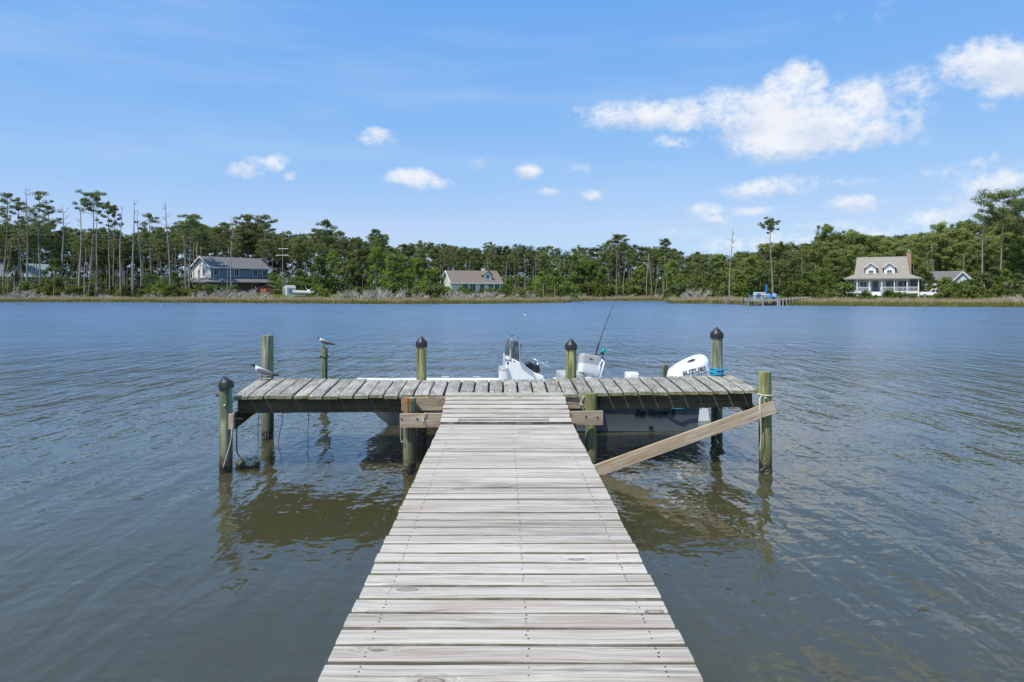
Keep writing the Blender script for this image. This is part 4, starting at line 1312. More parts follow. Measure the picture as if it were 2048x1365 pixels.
def rounded(name, cx, cy, z0, z1, hx, hy, rr, mats, parent, split=None, rot=(0, 0, 0), top=.05):
    """padded block with rounded plan and top; material changes above split"""
    m = MB(); rings = []; rm = []
    zs = [(z0, .9), (z0 + .02, 1.0)] + [(z0 + (z1 - z0) * f, 1.0) for f in (.3, .5)] + [(z1 - top, 1.0), (z1 - top * .5, .96), (z1 - top * .12, .84), (z1, .66)]
    for z, k in zs:
        ring = []
        for i in range(28):
            a = 2 * math.pi * i / 28
            c, s = math.cos(a), math.sin(a)
            e = .35
            ring.append((math.copysign(abs(c) ** e, c) * (hx - rr * (1 - k)), math.copysign(abs(s) ** e, s) * (hy - rr * (1 - k)), z - z0))
        rings.append(ring); rm.append(1 if split and z >= split - 1e-6 else 0)
    m.loft(rings, ring_mi=rm)
    o = m.build(name, mats, parent, world=False, smooth=True)
    o.location = (cx, cy, z0); o.rotation_euler = rot
    return o
rounded('console_seat', LX(-.035), .22, .74, .99, .075, .20, .05, [M['vinyl'], M['vinyl_grey']], boat, .90)
# helm seat with its tilted backrest
bk = rounded('backrest', LX(1.40), .30, .86, 1.19, .19, .085, .06, [M['vinyl'], M['vinyl_grey']], boat, 1.02, (math.radians(12), math.radians(-11), math.radians(18)), .07)
rounded('seat_cushion', LX(1.12), .12, .74, .885, .22, .30, .05, [M['vinyl_grey']], boat)
m = MB(); m.box((LX(1.22), 0, .47), (.70, .62, .54)); m.build('seat_base', M['gel'], boat, world=False, bevel=.03)
m = MB()
for yy in (.30, -.30):
    m.tube([(LX(1.67), yy, 1.07), (LX(1.645), yy, 1.09), (LX(1.60), yy, 1.06), (LX(1.57), yy, .82), (LX(1.52), yy, .74)], .013, 8)
    m.tube([(LX(1.67), yy, 1.07), (LX(1.58), yy, .74)], .013, 8)
    m.tube([(LX(1.22), yy, .85), (LX(1.57), yy, .80)], .012, 8)
m.tube([(LX(1.645), -.30, 1.09), (LX(1.645), .30, 1.09)], .012, 8)
m.build('seat_frame', M['white'], boat, world=False, smooth=True)
m = text_mesh('Sea', .05, M['letter']); 
lg = link('seat_emblem', m, bk, (.055, .088, .235), (math.radians(90), 0, math.radians(180)))
rounded('stern_seat', LX(2.10), .45, .62, .905, .10, .14, .03, [M['gel']], boat)
m = MB()
for X in (-1.02, -.45, .5):
    b = sheer_b((LX(X)) / BL_); z = it(LX(X) / BL_, SHZ) + .03
    for yy in (b - .08, -(b - .08)):
        x = LX(X); m.tube([(x - .07, yy, z + .03), (x + .07, yy, z + .03)], .009, 6); m.tube([(x - .02, yy, z - .01), (x - .02, yy, z + .03)], .009, 6); m.tube([(x + .02, yy, z - .01), (x + .02, yy, z + .03)], .009, 6)
m.build('cleat', M['steel'], boat, world=False)['kind'] = 'stuff'
# lettering on the near side, wrapped on the hull
def on_hull(me, x_start, z0, off=.004):
    for v in me.vertices:
        x = x_start - v.co.x; z = z0 + v.co.y
        v.co = (x, side_y(x, z) + off + v.co.z, z)
    return me
t_ = text_mesh('Sea Ranger II', .135, M['letter_black'], shear=.35, xs=.92, bold=.004)
link('hull_lettering', on_hull(t_, LX(2.02), .27), boat)
m = MB()        # leaping fish stroke above the name
top_, bot_ = [], []
for t in np.linspace(0, 1, 16):
    u = .10 + .46 * t; v = .115 + .055 * math.sin(t * math.pi) - .01 * t
    th = .020 * math.sin(max(.05, t) * math.pi) ** .7 + .003
    top_.append((u, v + th, 0)); bot_.append((u, v - th * .35, 0))
m.add(top_ + bot_, [(i + 1, i, i + 16, i + 17) for i in range(15)])
m.add([(.50, .15, 0), (.60, .19, 0), (.57, .13, 0), (.61, .085, 0)], [(0, 1, 2), (0, 2, 3)])
m.add([(.26, .165, 0), (.33, .21, 0), (.36, .175, 0)], [(0, 1, 2)])
link('hull_emblem', on_hull(m.mesh('hull_emblem', M['letter_black']), LX(2.05), .27), boat)
m = MB(); zz = .06; xx = LX(2.30); m.tube([(xx, side_y(xx, zz) - .01, zz), (xx, side_y(xx, zz) + .012, zz)], .034, 16); m.build('drain_outlet', M['black'], boat, world=False)
# outboard motor, trimmed so that its tail lifts
ob = bpy.data.objects.new('outboard_motor', None); col.objects.link(ob); ob.parent = boat
ob.location = (LX(3.275), -.02, .635); ob.rotation_euler = (0, math.radians(13.5), 0)
m = MB(); rings = []
HC = [(-.02, .90, .88), (.0, .96, .95), (.10, 1, 1), (.20, 1.0, 1.0), (.285, .995, .985), (.335, .985, .93), (.375, .965, .83), (.410, .93, .69), (.440, .87, .50), (.462, .74, .30), (.472, .5, .14), (.475, .2, .05)]
def cowl_pt(a, k1, k2, z):
    c, s = math.cos(a), math.sin(a); e = .55
    x = -math.copysign(abs(c) ** e, c) * .375 * k1; y = math.copysign(abs(s) ** e, s) * .225 * k2
    f = (x + .375) / .75             # 0 tail, 1 towards the boat
    zz = z * (1 - .42 * max(0, f - .22) ** 1.6) if z > .1 else z
    y *= 1 - .16 * max(0, f - .5)
    return (x + (.02 if z > .3 else 0) * -1, y, zz)
for z, k1, k2 in HC:
    rings.append([cowl_pt(2 * math.pi * i / 40, k1, k2, z) for i in range(40)])
m.loft(rings)
cowl = m.build('cowl', M['gel'], ob, world=False, smooth=True)
# raised tail ridge with the handle recess
m = MB(); m.ellipsoid((0, 0, 0), (.085, .034, .012), 20, 8)
o = m.build('handle_recess', M['black'], ob, world=False, smooth=True); o.location = (-.075, .128, .412); o.rotation_euler = (math.radians(-38), math.radians(3), 0)
t_ = text_mesh('SUZUKI', .108, M['letter'], xs=1.12, bold=.0028, space=1.02, extrude=.003)
link('lettering', t_, ob, (.165, .2285, .213), (math.radians(86), 0, math.radians(180)))
m = MB(); m.box((-.15, .2275, .182), (.34, .004, .008)); m.box((-.04, .2275, .160), (.54, .004, .005)); m.build('stripe', M['letter'], ob, world=False)
t_ = text_mesh('115', .07, M['letter'], shear=.3)
link('power_number', t_, ob, (.315, .11, .345), (math.radians(62), 0, math.radians(205)))
m = MB(); m.prism([(-.24, -.02), (.20, -.02), (.16, -.30), (.06, -.72), (-.16, -.72), (-.20, -.3)], -.09, .09)
m.box((-.1, 0, -.74), (.44, .22, .03)); m.build('leg', M['gel'], ob, world=False, bevel=.03)
m = MB(); m.box((.20, 0, -.22), (.16, .30, .34)); m.build('bracket', M['vinyl_grey'], ob, world=False, bevel=.02)
m = MB()
m.tube([(-.05, .42, .36), (-.42, .42, .33)], .022, 8); m.tube([(-.05, .30, .31), (-.36, .36, .28)], .014, 8); m.tube([(.0, .45, .15), (-.30, .35, .30)], .008, 6)
m.tube([(-.05, -.3, .36), (-.40, -.3, .33)], .022, 8)
m.build('trim_tab_ram', M['steel'], boat, world=False, smooth=True)

# fishing rod in its holder
rod = thing('fishing_rod', W(1187, 722, 11.72), 'black fishing rod with a teal spinning reel standing in the boat', 'fishing rod')
b0, b1 = W(1186, 728, 11.72), W(1232.5, 590, 11.72)
dr = (b1 - b0).normalized()
def at(f): return b0.lerp(b1, f) + Vector((.018 * math.sin(f * math.pi) * -1 + .02 * f * f, 0, 0))
m = MB(); fs = np.linspace(0, .33, 8); m.tube([at(f) for f in fs], [.013, .014, .014, .010, .012, .015, .013, .008], 8); m.build('handle', M['black'], rod, smooth=True)
m = MB(); fs = np.linspace(.33, 1, 12); m.tube([at(f) for f in fs], [.0075 - .0055 * i / 11 for i in range(12)], 6); m.build('blank', M['black'], rod, smooth=True)
side = Vector((dr.z, 0, -dr.x))
m = MB()
for f, q in ((.52, .03), (.70, .022), (.83, .016), (.93, .012)):
    p = at(f); c = p + side * (q + .006)
    m.tube([c + (side * math.cos(a) + Vector((0, 1, 0)) * math.sin(a)) * q * .55 for a in np.linspace(0, 6.283, 12)], .0025, 5); m.tube([p, c - side * q * .3], .003, 5); m.tube([p - dr * .03, c - side * q * .3], .0025, 5)
m.build('line_guide', M['black'], rod)['kind'] = 'stuff'
rl = W(1207, 703, 11.70)
m = MB()
m.tube([at(.13), at(.13) + side * .05 + dr * .01, rl - side * .015 - dr * .02], [.009, .008, .012], 8)
m.ellipsoid(rl - dr * .035, (.032, .04, .036), 12, 8)
m.tube([rl - dr * .05, rl - dr * .10 + side * .01, rl - dr * .125 + side * .05], [.007, .007, .014], 6)
m.build('reel_body', M['black'], rod, smooth=True)
m = MB(); m.tube([rl - dr * .02, rl + dr * .015, rl + dr * .03], [.043, .045, .030], 16); m.tube([rl + dr * .03, rl + dr * .05], [.030, .012], 12)
m.build('reel_spool', M['teal'], rod, smooth=True)
m = MB(); m.tube([rl + (side * math.cos(a) + Vector((0, 1, 0)) * math.sin(a)) * .055 + dr * .02 * math.sin(a * 2) for a in np.linspace(.3, 3.6, 12)], .004, 5); m.build('bail_wire', M['steel'], rod)
m = MB(); m.tube([W(1185, 745, 11.72), W(1187.5, 723, 11.72)], .021, 10); m.build('rod_holder', M['white'], boat and rod)

# ---------------------------------------------------------------- gulls
M['feather_white'] = plain('white_feathers', (.78, .78, .77), .8, var=.05, scale=30)
M['feather_grey'] = plain('slate_grey_feathers', (.10, .105, .115), .8, var=.15, scale=40)
M['feather_light'] = plain('pale_grey_feathers', (.15, .155, .165), .8, var=.12, scale=40)
M['feather_black'] = plain('black_feathers', (.016, .015, .015), .7, var=.2, scale=40)
M['bill'] = plain('dark_red_bill', (.09, .03, .025), .5, var=.2)
def gull(loc, rz, label, wing, tilt, scale=1.0):
    g = thing('gull', loc, label, 'gull', 'gulls on the dock')
    g.rotation_euler = (0, 0, rz); g.scale = (scale,) * 3
    T_ = Matrix.Translation((0, 0, .085)) @ Matrix.Rotation(tilt, 4, 'Y') @ Matrix.Translation((0, 0, -.085))
    st = [(.190, .104, .004, .006), (.175, .105, .018, .008), (.12, .110, .030, .024), (.06, .116, .045, .042), (.0, .122, .053, .050), (-.05, .134, .051, .050), (-.085, .150, .042, .042),
          (-.108, .168, .030, .031), (-.118, .182, .0265, .027), (-.132, .196, .0275, .0255), (-.150, .198, .022, .020), (-.164, .196, .012, .011), (-.170, .195, .004, .004)]
    mi = [1, 1, 0, 0, 0, 0, 0, 0, 2, 2, 2, 2, 2]
    m = MB()
    m.loft([[(x, ry * math.cos(a), z + rz_ * math.sin(a)) for a in (2 * math.pi * k / 16 for k in range(16))] for x, z, ry, rz_ in st], ring_mi=[2] + mi[1:])
    m.v = [tuple(T_ @ Vector(p)) for p in m.v]
    m.build('body', [M['feather_white'], M['feather_white'], M['feather_black']], g, world=False, smooth=True)
    m = MB()
    m.loft([[(x, ry * math.cos(a), z + rz_ * math.sin(a)) for a in (2 * math.pi * k / 8 for k in range(8))] for x, z, ry, rz_ in ((-.160, .195, .009, .009), (-.185, .193, .006, .007), (-.207, .188, .002, .002))])
    m.v = [tuple(T_ @ Vector(p)) for p in m.v]
    m.build('bill', M['bill'], g, world=False, smooth=True)
    for sg in (1, -1):
        m = MB()
        ws = [(-.088, .145, .040, .004, .012), (-.07, .143, .047, .009, .030), (-.02, .137, .055, .010, .040), (.05, .128, .050, .010, .037), (.11, .120, .036, .009, .026), (.15, .114, .026, .008, .018), (.20, .110, .014, .006, .012), (.245, .108, .006, .002, .003)]
        m.loft([[(x, sg * (yo + ty * math.cos(a)), z + tz * math.sin(a)) for a in (2 * math.pi * k / 10 for k in range(10))] for x, z, yo, ty, tz in ws], ring_mi=[0, 0, 0, 0, 0, 1, 1, 1])
        m.v = [tuple(T_ @ Vector(p)) for p in m.v]
        m.build('wing', [wing, M['feather_black']], g, world=False, smooth=True)
        m = MB()
        top_ = T_ @ Vector((-.005, .02 * sg, .085))
        m.tube([top_, (top_.x + .006, .02 * sg, .045), (top_.x - .002, .02 * sg, .004)], [.006, .0045, .0045], 6)
        for k in (-.5, 0, .5):
            m.tube([(top_.x, .02 * sg, .004), (top_.x - .035 * math.cos(k), .02 * sg + .035 * math.sin(k), .003)], [.004, .0025], 4)
        m.build('leg', M['feather_black'], g, world=False)
    return g
gx, gd = (524 - VX) / F * 10.08, 10.08
gz = zf_at(gx) + (zb_at(gx) - zf_at(gx)) * (gd - YF) / (YB - YF) + .012
gull((gx, gd, gz), .25, 'black headed gull crouching on the back left corner of the platform', M['feather_light'], math.radians(13), 1.0)
gull((P3.location.x, 13.6, ztop(697, 13.6) + .012), .1, 'black headed gull perched on top of the thin free standing pile', M['feather_grey'], math.radians(10), .88)
# ---------------------------------------------------------------- houses and what stands on the far bank
M['roof_grey'] = plain('grey_shingles', (.15, .147, .15), .9, var=.2, scale=4)
M['roof_tan'] = plain('tan_grey_shingles', (.29, .265, .225), .9, var=.14, scale=4)
M['roof_brown'] = plain('brown_shingles', (.185, .148, .12), .9, var=.18, scale=4)
M['roof_blue'] = plain('blue_grey_metal_roof', (.26, .33, .36), .6, var=.1)
M['blue_siding'] = plain('slate_blue_siding', (.165, .19, .23), .7, var=.08)
M['off_white'] = plain('off_white_siding', (.66, .665, .665), .7, var=.06)
M['pale_blue'] = plain('pale_blue_siding', (.55, .62, .68), .7, var=.06)
M['porch_brown'] = plain('brown_wood_wall', (.20, .165, .13), .8, var=.2)  # brown for lower wall, porch posts, foundation and shed roof
M['pane'] = plain('window_glass', (.035, .045, .055), .08, var=.1)
M['brick'] = plain('tan_brick', (.38, .25, .165), .9, var=.25, scale=9)
M['orange'] = plain('orange_wood', (.42, .13, .035), .7, var=.15)
M['red_brown'] = plain('red_brown_boards', (.13, .05, .03), .8, var=.2)
M['chair_blue'] = plain('blue_plastic', (.025, .22, .55), .45, var=.1)
M['cloth_blue'] = plain('blue_canvas', (.02, .16, .48), .8, var=.12)
M['grey_wood'] = plain('grey_jetty_wood', (.36, .33, .28), .85, var=.2, scale=3)
M['jetty_dark'] = plain('dark_jetty_pile', (.085, .075, .06), .85, var=.3, scale=3)  # dark brown tone for some jetty, step and boardwalk posts
M['tyre'] = plain('tyre_rubber', (.02, .02, .02), .8, var=.2)

def part(m, name, mat, parent, **k):
    return m.build(name, mat, parent, world=False, **k)
def window(parent, x, y, z, w_, h_, facing='y', frame=.10, mull=True):
    """frame proud of the wall, pane set in it; wall is at local y (facing -y) or at local x (facing -x)"""
    f = MB(); g = MB()
    def q(u, v, su, sv, dep, off):
        return ((x + u, y - off, z + v), (su, dep, sv)) if facing == 'y' else ((x - off, y + u, z + v), (dep, su, sv))
    for u, v, su, sv in ((-w_ / 2, 0, frame, h_ + frame), (w_ / 2, 0, frame, h_ + frame), (0, h_ / 2, w_ - frame, frame), (0, -h_ / 2, w_ - frame, frame)):
        f.box(*q(u, v, su, sv, .10, .05))
    if mull:
        f.box(*q(0, 0, .05, h_ - frame, .07, .04))
    g.box(*q(0, 0, w_ - frame, h_ - frame, .03, .018))
    o = part(f, 'window', M['white'], parent)
    part(g, 'pane', M['pane'], o)
    return o
def gable_roof(m, w_, d, ez, rz, ox=.35, oy=.4, th=.16, x0=0, y0=0, mi=0):
    """ridge along local x; two slabs"""
    for sg in (-1, 1):
        k = (rz - ez) / (d / 2)
        yo = d / 2 + oy; zo = ez - oy * k
        a = [(x0 - w_ / 2 - ox, y0, rz), (x0 + w_ / 2 + ox, y0, rz), (x0 + w_ / 2 + ox, y0 + sg * yo, zo), (x0 - w_ / 2 - ox, y0 + sg * yo, zo)]
        b = [(p[0], p[1], p[2] + th) for p in a]
        m.add(a + b, [(0, 1, 2, 3), (4, 7, 6, 5), (0, 4, 5, 1), (1, 5, 6, 2), (2, 6, 7, 3), (3, 7, 4, 0)], mi)
def gable_walls(m, w_, d, z0, ez, rz, x0=0, y0=0):
    m.loft([[(x0 + sx * w_ / 2, y0 - d / 2, z0), (x0 + sx * w_ / 2, y0 - d / 2, ez), (x0 + sx * w_ / 2, y0, rz), (x0 + sx * w_ / 2, y0 + d / 2, ez), (x0 + sx * w_ / 2, y0 + d / 2, z0)] for sx in (-1, 1)])

def at_far(x, d, sink=.1):
    p = gp(x, d); p.z -= sink
    return p
# --- blue and white two storey house with a wrap-around porch (left)
p = at_far(462, 163)
hb = thing('house', p, 'two storey house with slate blue front, white gable and wrap around porch', 'house', None, math.radians(52))
m = MB(); gable_walls(m, 14.6, 8.2, 3.4, 6.4, 8.75); part(m, 'upper_wall', M['blue_siding'], hb)
m = MB()
m.add([(-7.34, -4.1, 3.4), (-7.34, -4.1, 6.38), (-7.34, 0, 8.72), (-7.34, 4.1, 6.38), (-7.34, 4.1, 3.4)] + [(-7.305, -4.1, 3.4), (-7.305, -4.1, 6.38), (-7.305, 0, 8.72), (-7.305, 4.1, 6.38), (-7.305, 4.1, 3.4)],
      [(0, 1, 2, 3, 4), (0, 5, 6, 1), (1, 6, 7, 2), (2, 7, 8, 3), (3, 8, 9, 4)]); part(m, 'gable_wall', M['white'], hb)
m = MB(); gable_roof(m, 14.6, 8.2, 6.4, 8.75, .45, .4); part(m, 'roof', M['roof_grey'], hb)
m = MB()
for sg in (-1, 1):
    m.bar((-7.85, 0, 8.80), (-7.85, sg * 4.52, 6.22), .14, .26)
m.bar((-7.7, -4.58, 6.22), (7.7, -4.58, 6.22), .10, .22)
part(m, 'fascia', M['white'], hb)
m = MB(); m.box((0, 0, 1.7), (14.4, 8.0, 3.4)); part(m, 'lower_wall', M['porch_brown'], hb)
m = MB()        # hipped porch roof skirt
o_, i_ = [(-10.2, -7.0), (9.9, -7.0), (9.9, 7.0), (-10.2, 7.0)], [(-7.28, -4.08), (7.28, -4.08), (7.28, 4.08), (-7.28, 4.08)]
vs = [(x, y, 2.95) for x, y in o_] + [(x, y, 3.95) for x, y in i_] + [(x, y, 2.72) for x, y in o_] + [(x, y, 2.9) for x, y in i_]
fs = []
for k in range(4):
    j = (k + 1) % 4
    fs += [(k, j, 4 + j, 4 + k), (8 + k, 8 + j, j, k), (8 + j, 8 + k, 12 + k, 12 + j)]
m.add(vs, fs); part(m, 'porch_roof', M['roof_grey'], hb)
for x_, y_ in [(-9.8, -6.7), (-6.2, -6.7), (-2.4, -6.7), (1.4, -6.7), (5.2, -6.7), (9.5, -6.7), (-9.8, -2), (-9.8, 3), (9.5, -2), (9.5, 3)]:
    m = MB(); m.box((x_, y_, 1.3), (.2, .2, 2.86)); part(m, 'porch_post', M['porch_brown'], hb)
m = MB(); m.box((-.15, 0, .35), (20.0, 13.6, .5)); part(m, 'porch_floor', M['grey_wood'], hb)
for x_ in (-6.0, -1.0, 3.8, 6.4):
    window(hb, x_, -4.1, 5.15, 1.15, 1.6)
for y_ in (-1.1, 1.1):
    window(hb, y_, 0, 0, .1, .1) if False else window(hb, -7.345, y_, 5.1, .6, 1.35, 'x', mull=False)
for x_ in (-4.8, -2.2, 3.6):
    window(hb, x_, -4.0, 1.75, 1.5, 1.7)
m = MB()
for k in range(7):
    m.box((4.4, -7.1 - .28 * k, .45 - .12 * k + .02), (1.6, .3, .07))
part(m, 'stairs', M['red_brown'], hb)
m = MB()
for sx in (3.5, 5.3):
    m.bar((sx, -6.9, 1.45), (sx, -9.0, .55), .1, .14); m.bar((sx, -6.9, 1.0), (sx, -9.0, .1), .06, .10)
    for t in np.linspace(0, 1, 6):
        m.box((sx, -6.9 - 2.1 * t, 1.0 - .9 * t), (.08, .08, .9))
part(m, 'stair_rail', M['orange'], hb)

# --- brown roofed white house with one dormer (middle)
p = at_far(943, 152)
hm = thing('house', p, 'long white house with a brown roof, one dormer and a front gable end', 'house', None, math.radians(19))
m = MB(); gable_walls(m, 11.2, 8.0, 0, 2.9, 5.3); part(m, 'wall', M['off_white'], hm)
m = MB()
m.add([(-5.63, -4, 0), (-5.63, -4, 2.85), (-5.63, 0, 5.25), (-5.63, 4, 2.85), (-5.63, 4, 0)] + [(-5.603, -4, 0), (-5.603, -4, 2.85), (-5.603, 0, 5.25), (-5.603, 4, 2.85), (-5.603, 4, 0)], [(0, 1, 2, 3, 4), (0, 5, 6, 1), (1, 6, 7, 2), (2, 7, 8, 3), (3, 8, 9, 4)])
part(m, 'gable_wall', M['white'], hm)
m = MB(); gable_roof(m, 11.2, 8.0, 2.9, 5.3, .4, .5); part(m, 'roof', M['roof_brown'], hm)
m = MB()
for sg in (-1, 1):
    m.bar((-6.06, 0, 5.33), (-6.06, sg * 4.6, 2.62), .12, .24)
m.bar((-5.9, -4.55, 2.62), (5.9, -4.55, 2.62), .08, .2); part(m, 'fascia', M['white'], hm)
m = MB()
m.loft([[(2.7 + q, yy, z) for q, z in ((-.75, 3.1), (-.75, 4.55), (0, 5.2), (.75, 4.55), (.75, 3.1))] for yy in (-3.6, -.5)]); dw = part(m, 'dormer', M['white'], hm)
m = MB()
for sg in (-1, 1):
    a = [(2.7, -3.95, 5.30), (2.7, .3, 5.30), (2.7 + sg * 1.15, .3, 4.32), (2.7 + sg * 1.15, -3.95, 4.32)]
    b = [(x, y, z + .12) for x, y, z in a]
    m.add(a + b, [(0, 1, 2, 3), (4, 7, 6, 5), (0, 4, 5, 1), (1, 5, 6, 2), (2, 6, 7, 3), (3, 7, 4, 0)])
part(m, 'dormer_roof', M['roof_brown'], dw)
window(dw, 2.7, -3.6, 4.0, .7, .8, frame=.07, mull=False)
window(hm, -5.64, .2, 3.6, .5, .9, 'x', mull=False)
for x_, w_ in ((-2.6, 1.3), (-.9, 1.3), (3.2, 1.2), (4.7, 1.2), (1.2, 1.0)):
    window(hm, x_, -4.0, 1.55, w_, 1.7)
m = MB(); m.box((3.0, .8, 5.4), (.7, .6, 1.2)); part(m, 'chimney', M['white'], hm)

# --- house with porch, two dormers and brick chimney (right)
p = at_far(1763, 126, .0)
hr = thing('house', p, 'pale blue house with two white dormers, full porch and brick chimney', 'house', None, math.radians(-28.5))
S_ = 126 / F / math.cos(math.atan2(755, F)) * math.cos(math.radians(.5))   # metres per photo pixel at the house
PXM = 126 / F * math.cos(math.radians(0)) * 1.0
def hx(x): return (x - 1763) * PXM * math.cos(math.radians(29))    # along the front
FL = .95        # porch floor height
m = MB(); m.box((0, 0, 1.95), (9.0, 6.0, 3.9)); part(m, 'wall', M['pale_blue'], hr)
m = MB()
eave = [(-6.1, -5.4, 3.15), (6.1, -5.4, 3.15)]; mid = [(-4.35, -3.0, 3.9), (4.35, -3.0, 3.9)]; rg = [(-4.05, .0, 7.15), (4.05, .0, 7.15)]
midb = [(-4.35, 3.0, 3.9), (4.35, 3.0, 3.9)]; eaveb = [(-6.1, 5.4, 3.15), (6.1, 5.4, 3.15)]
top_ = eave + mid + rg + midb + eaveb
low_ = [(x, y, z - .20) for x, y, z in top_]
fs = [(0, 1, 3, 2), (2, 3, 5, 4), (4, 5, 7, 6), (6, 7, 9, 8), (0, 2, 6, 8), (2, 4, 6), (1, 9, 7, 3), (3, 7, 5)]
m.add(top_ + low_, fs + [tuple(i + 10 for i in f[::-1]) for f in fs] + [(10, 11, 1, 0), (11, 19, 9, 1), (19, 18, 8, 9), (18, 10, 0, 8)])
part(m, 'roof', M['roof_tan'], hr)
for x_ in (-1.72, 1.22):
    m = MB()
    m.loft([[(x_ + q, yy, z) for q, z in ((-.85, 3.95), (-.85, 5.15), (0, 5.85), (.85, 5.15), (.85, 3.95))] for yy in (-3.05, -.6)]); dw = part(m, 'dormer', M['white'], hr)
    m = MB()
    for sg in (-1, 1):
        a = [(x_, -3.3, 5.92), (x_, -.3, 5.92), (x_ + sg * 1.12, -.3, 5.0), (x_ + sg * 1.12, -3.3, 5.0)]
        b = [(x, y, z + .10) for x, y, z in a]
        m.add(a + b, [(0, 1, 2, 3), (4, 7, 6, 5), (0, 4, 5, 1), (1, 5, 6, 2), (2, 6, 7, 3), (3, 7, 4, 0)])
    part(m, 'dormer_roof', M['roof_tan'], dw)
    m = MB()
    for sg in (-1, 1):
        m.bar((x_, -3.34, 5.98), (x_ + sg * 1.16, -3.34, 5.03), .06, .16)
    part(m, 'barge_board', M['white'], dw)
    window(dw, x_, -3.05, 4.35, .75, .55, frame=.08)
m = MB(); m.box((4.35, .1, 5.9), (.72, .8, 4.0)); ch = part(m, 'chimney', M['brick'], hr)
m = MB(); m.box((4.35, .1, 7.96), (.84, .9, .12)); part(m, 'chimney_cap', M['brick'], ch)
m = MB(); m.tube([(4.35, .1, 8.0), (4.35, .1, 8.3)], .12, 10); m.ellipsoid((4.35, .1, 8.32), (.2, .2, .09), 10, 6); part(m, 'flue_cowl', M['zinc'], ch)
m = MB(); m.box((0, -.1, FL / 2 + .12), (11.5, 10.0, .28)); part(m, 'porch_floor', M['white'], hr)
cxs = [-5.6, -3.9, -1.95, 0.0, 1.95, 3.9, 5.6]
for x_ in cxs:
    m = MB(); m.box((x_, -5.0, 1.72), (.17, .17, 2.55)); m.box((x_, -5.0, 3.0), (.30, .24, .14)); m.box((x_, -5.0, .3), (.22, .22, .85)); part(m, 'porch_post', M['white'], hr)
for a, b in zip(cxs[:-1], cxs[1:]):
    if abs((a + b) / 2 + .975) < .3:
        continue
    m = MB()
    for z in (.80, 1.55):
        m.box(((a + b) / 2, -5.0, z), (b - a - .18, .08, .09))
    n_ = int((b - a) / .17)
    for k in range(1, n_):
        m.box((a + (b - a) * k / n_, -5.0, 1.175), (.045, .045, .66))
    part(m, 'railing', M['white'], hr)
m = MB()
for k in range(4):
    m.box((-.975, -5.25 - .28 * k, .45 - .13 * k), (1.5, .3, .13))
part(m, 'steps', M['white'], hr)
for x_ in (-1.8, -.15):
    m = MB(); m.box((x_, -5.75, .75), (.12, .12, 1.5)); m.bar((x_, -5.1, 1.5), (x_, -6.1, 1.1), .07, .09); part(m, 'stair_rail', M['white'], hr)
m = MB(); m.box((-.975, -3.03, 1.62), (1.0, .06, 2.1)); dr_ = part(m, 'door', M['blue_siding'], hr)
m = MB(); m.box((-.975, -3.07, 2.0), (.6, .03, .9)); part(m, 'pane', M['pane'], dr_)
window(hr, -2.9, -3.0, 2.0, 1.15, 1.15)
window(hr, 1.45, -3.0, 1.70, 1.7, 2.0); window(hr, 3.35, -3.0, 1.70, 1.7, 2.0)
for sx in (-1, 1):
    m = MB(); m.box((sx * 5.2, -3.6, 1.9), (1.2, .05, 2.3)); part(m, 'porch_screen', M['pane'], hr)
m = MB(); m.box((0, 0, .2), (11.2, 9.8, .4)); part(m, 'foundation', M['porch_brown'], hr)

# --- small houses at the edges
p = at_far(30, 166)
hl = thing('house', p, 'single storey house with a blue grey roof half hidden at the far left', 'house', None, math.radians(60))
m = MB(); gable_walls(m, 14, 8.5, 0, 4.6, 7.6); part(m, 'wall', M['pale_blue'], hl)
m = MB(); gable_roof(m, 14, 8.5, 4.6, 7.6, .5, .6); part(m, 'roof', M['roof_blue'], hl)
for x_ in (-4, 0, 4):
    window(hl, x_, -4.25, 3.0, 1.2, 1.5)
p = at_far(1906, 134)
hg = thing('house', p, 'small house with a grey roof and pale gable behind the driveway bushes', 'house', None, math.radians(-40))
m = MB(); gable_walls(m, 6.0, 4.4, 0, 3.0, 4.6, x0=-1.5); part(m, 'wall', M['pale_blue'], hg)
m = MB(); gable_roof(m, 6.0, 4.4, 3.0, 4.6, .3, .3, x0=-1.5); part(m, 'roof', M['roof_grey'], hg)
m = MB(); m.loft([[(2.0 + q, yy, z) for q, z in ((-1.3, 0), (-1.3, 2.9), (0, 4.3), (1.3, 2.9), (1.3, 0))] for yy in (-3.4, 1)]); fg = part(m, 'front_gable', M['pale_blue'], hg)
m = MB()
for sg in (-1, 1):
    a = [(2.0, -3.7, 4.4), (2.0, 1, 4.4), (2.0 + sg * 1.6, 1, 2.7), (2.0 + sg * 1.6, -3.7, 2.7)]
    b = [(x, y, z + .12) for x, y, z in a]
    m.add(a + b, [(0, 1, 2, 3), (4, 7, 6, 5), (0, 4, 5, 1), (1, 5, 6, 2), (2, 6, 7, 3), (3, 7, 4, 0)])
part(m, 'gable_roof', M['roof_grey'], fg)
m = MB()
for sg in (-1, 1):
    m.bar((2.0, -3.76, 4.5), (2.0 + sg * 1.62, -3.76, 2.72), .07, .2)
part(m, 'barge_board', M['white'], fg)
window(hg, 2.0, -3.4, 1.9, 1.0, 1.1)
p = at_far(1884, 140)
gz_ = thing('gazebo', p, 'small garden gazebo with a pointed grey roof by the driveway', 'gazebo')
m = MB(); m.loft([[(r_ * math.cos(a), r_ * math.sin(a), z) for a in (k * math.pi / 3 for k in range(6))] for r_, z in ((1.3, 1.9), (.65, 2.3), (.25, 2.8), (.02, 3.3))]); part(m, 'roof', M['roof_tan'], gz_)
for k in range(6):
    a = k * math.pi / 3; m = MB(); m.box((1.0 * math.cos(a), 1.0 * math.sin(a), .95), (.12, .12, 2.1)); part(m, 'post', M['white'], gz_)
p = at_far(2040, 128)
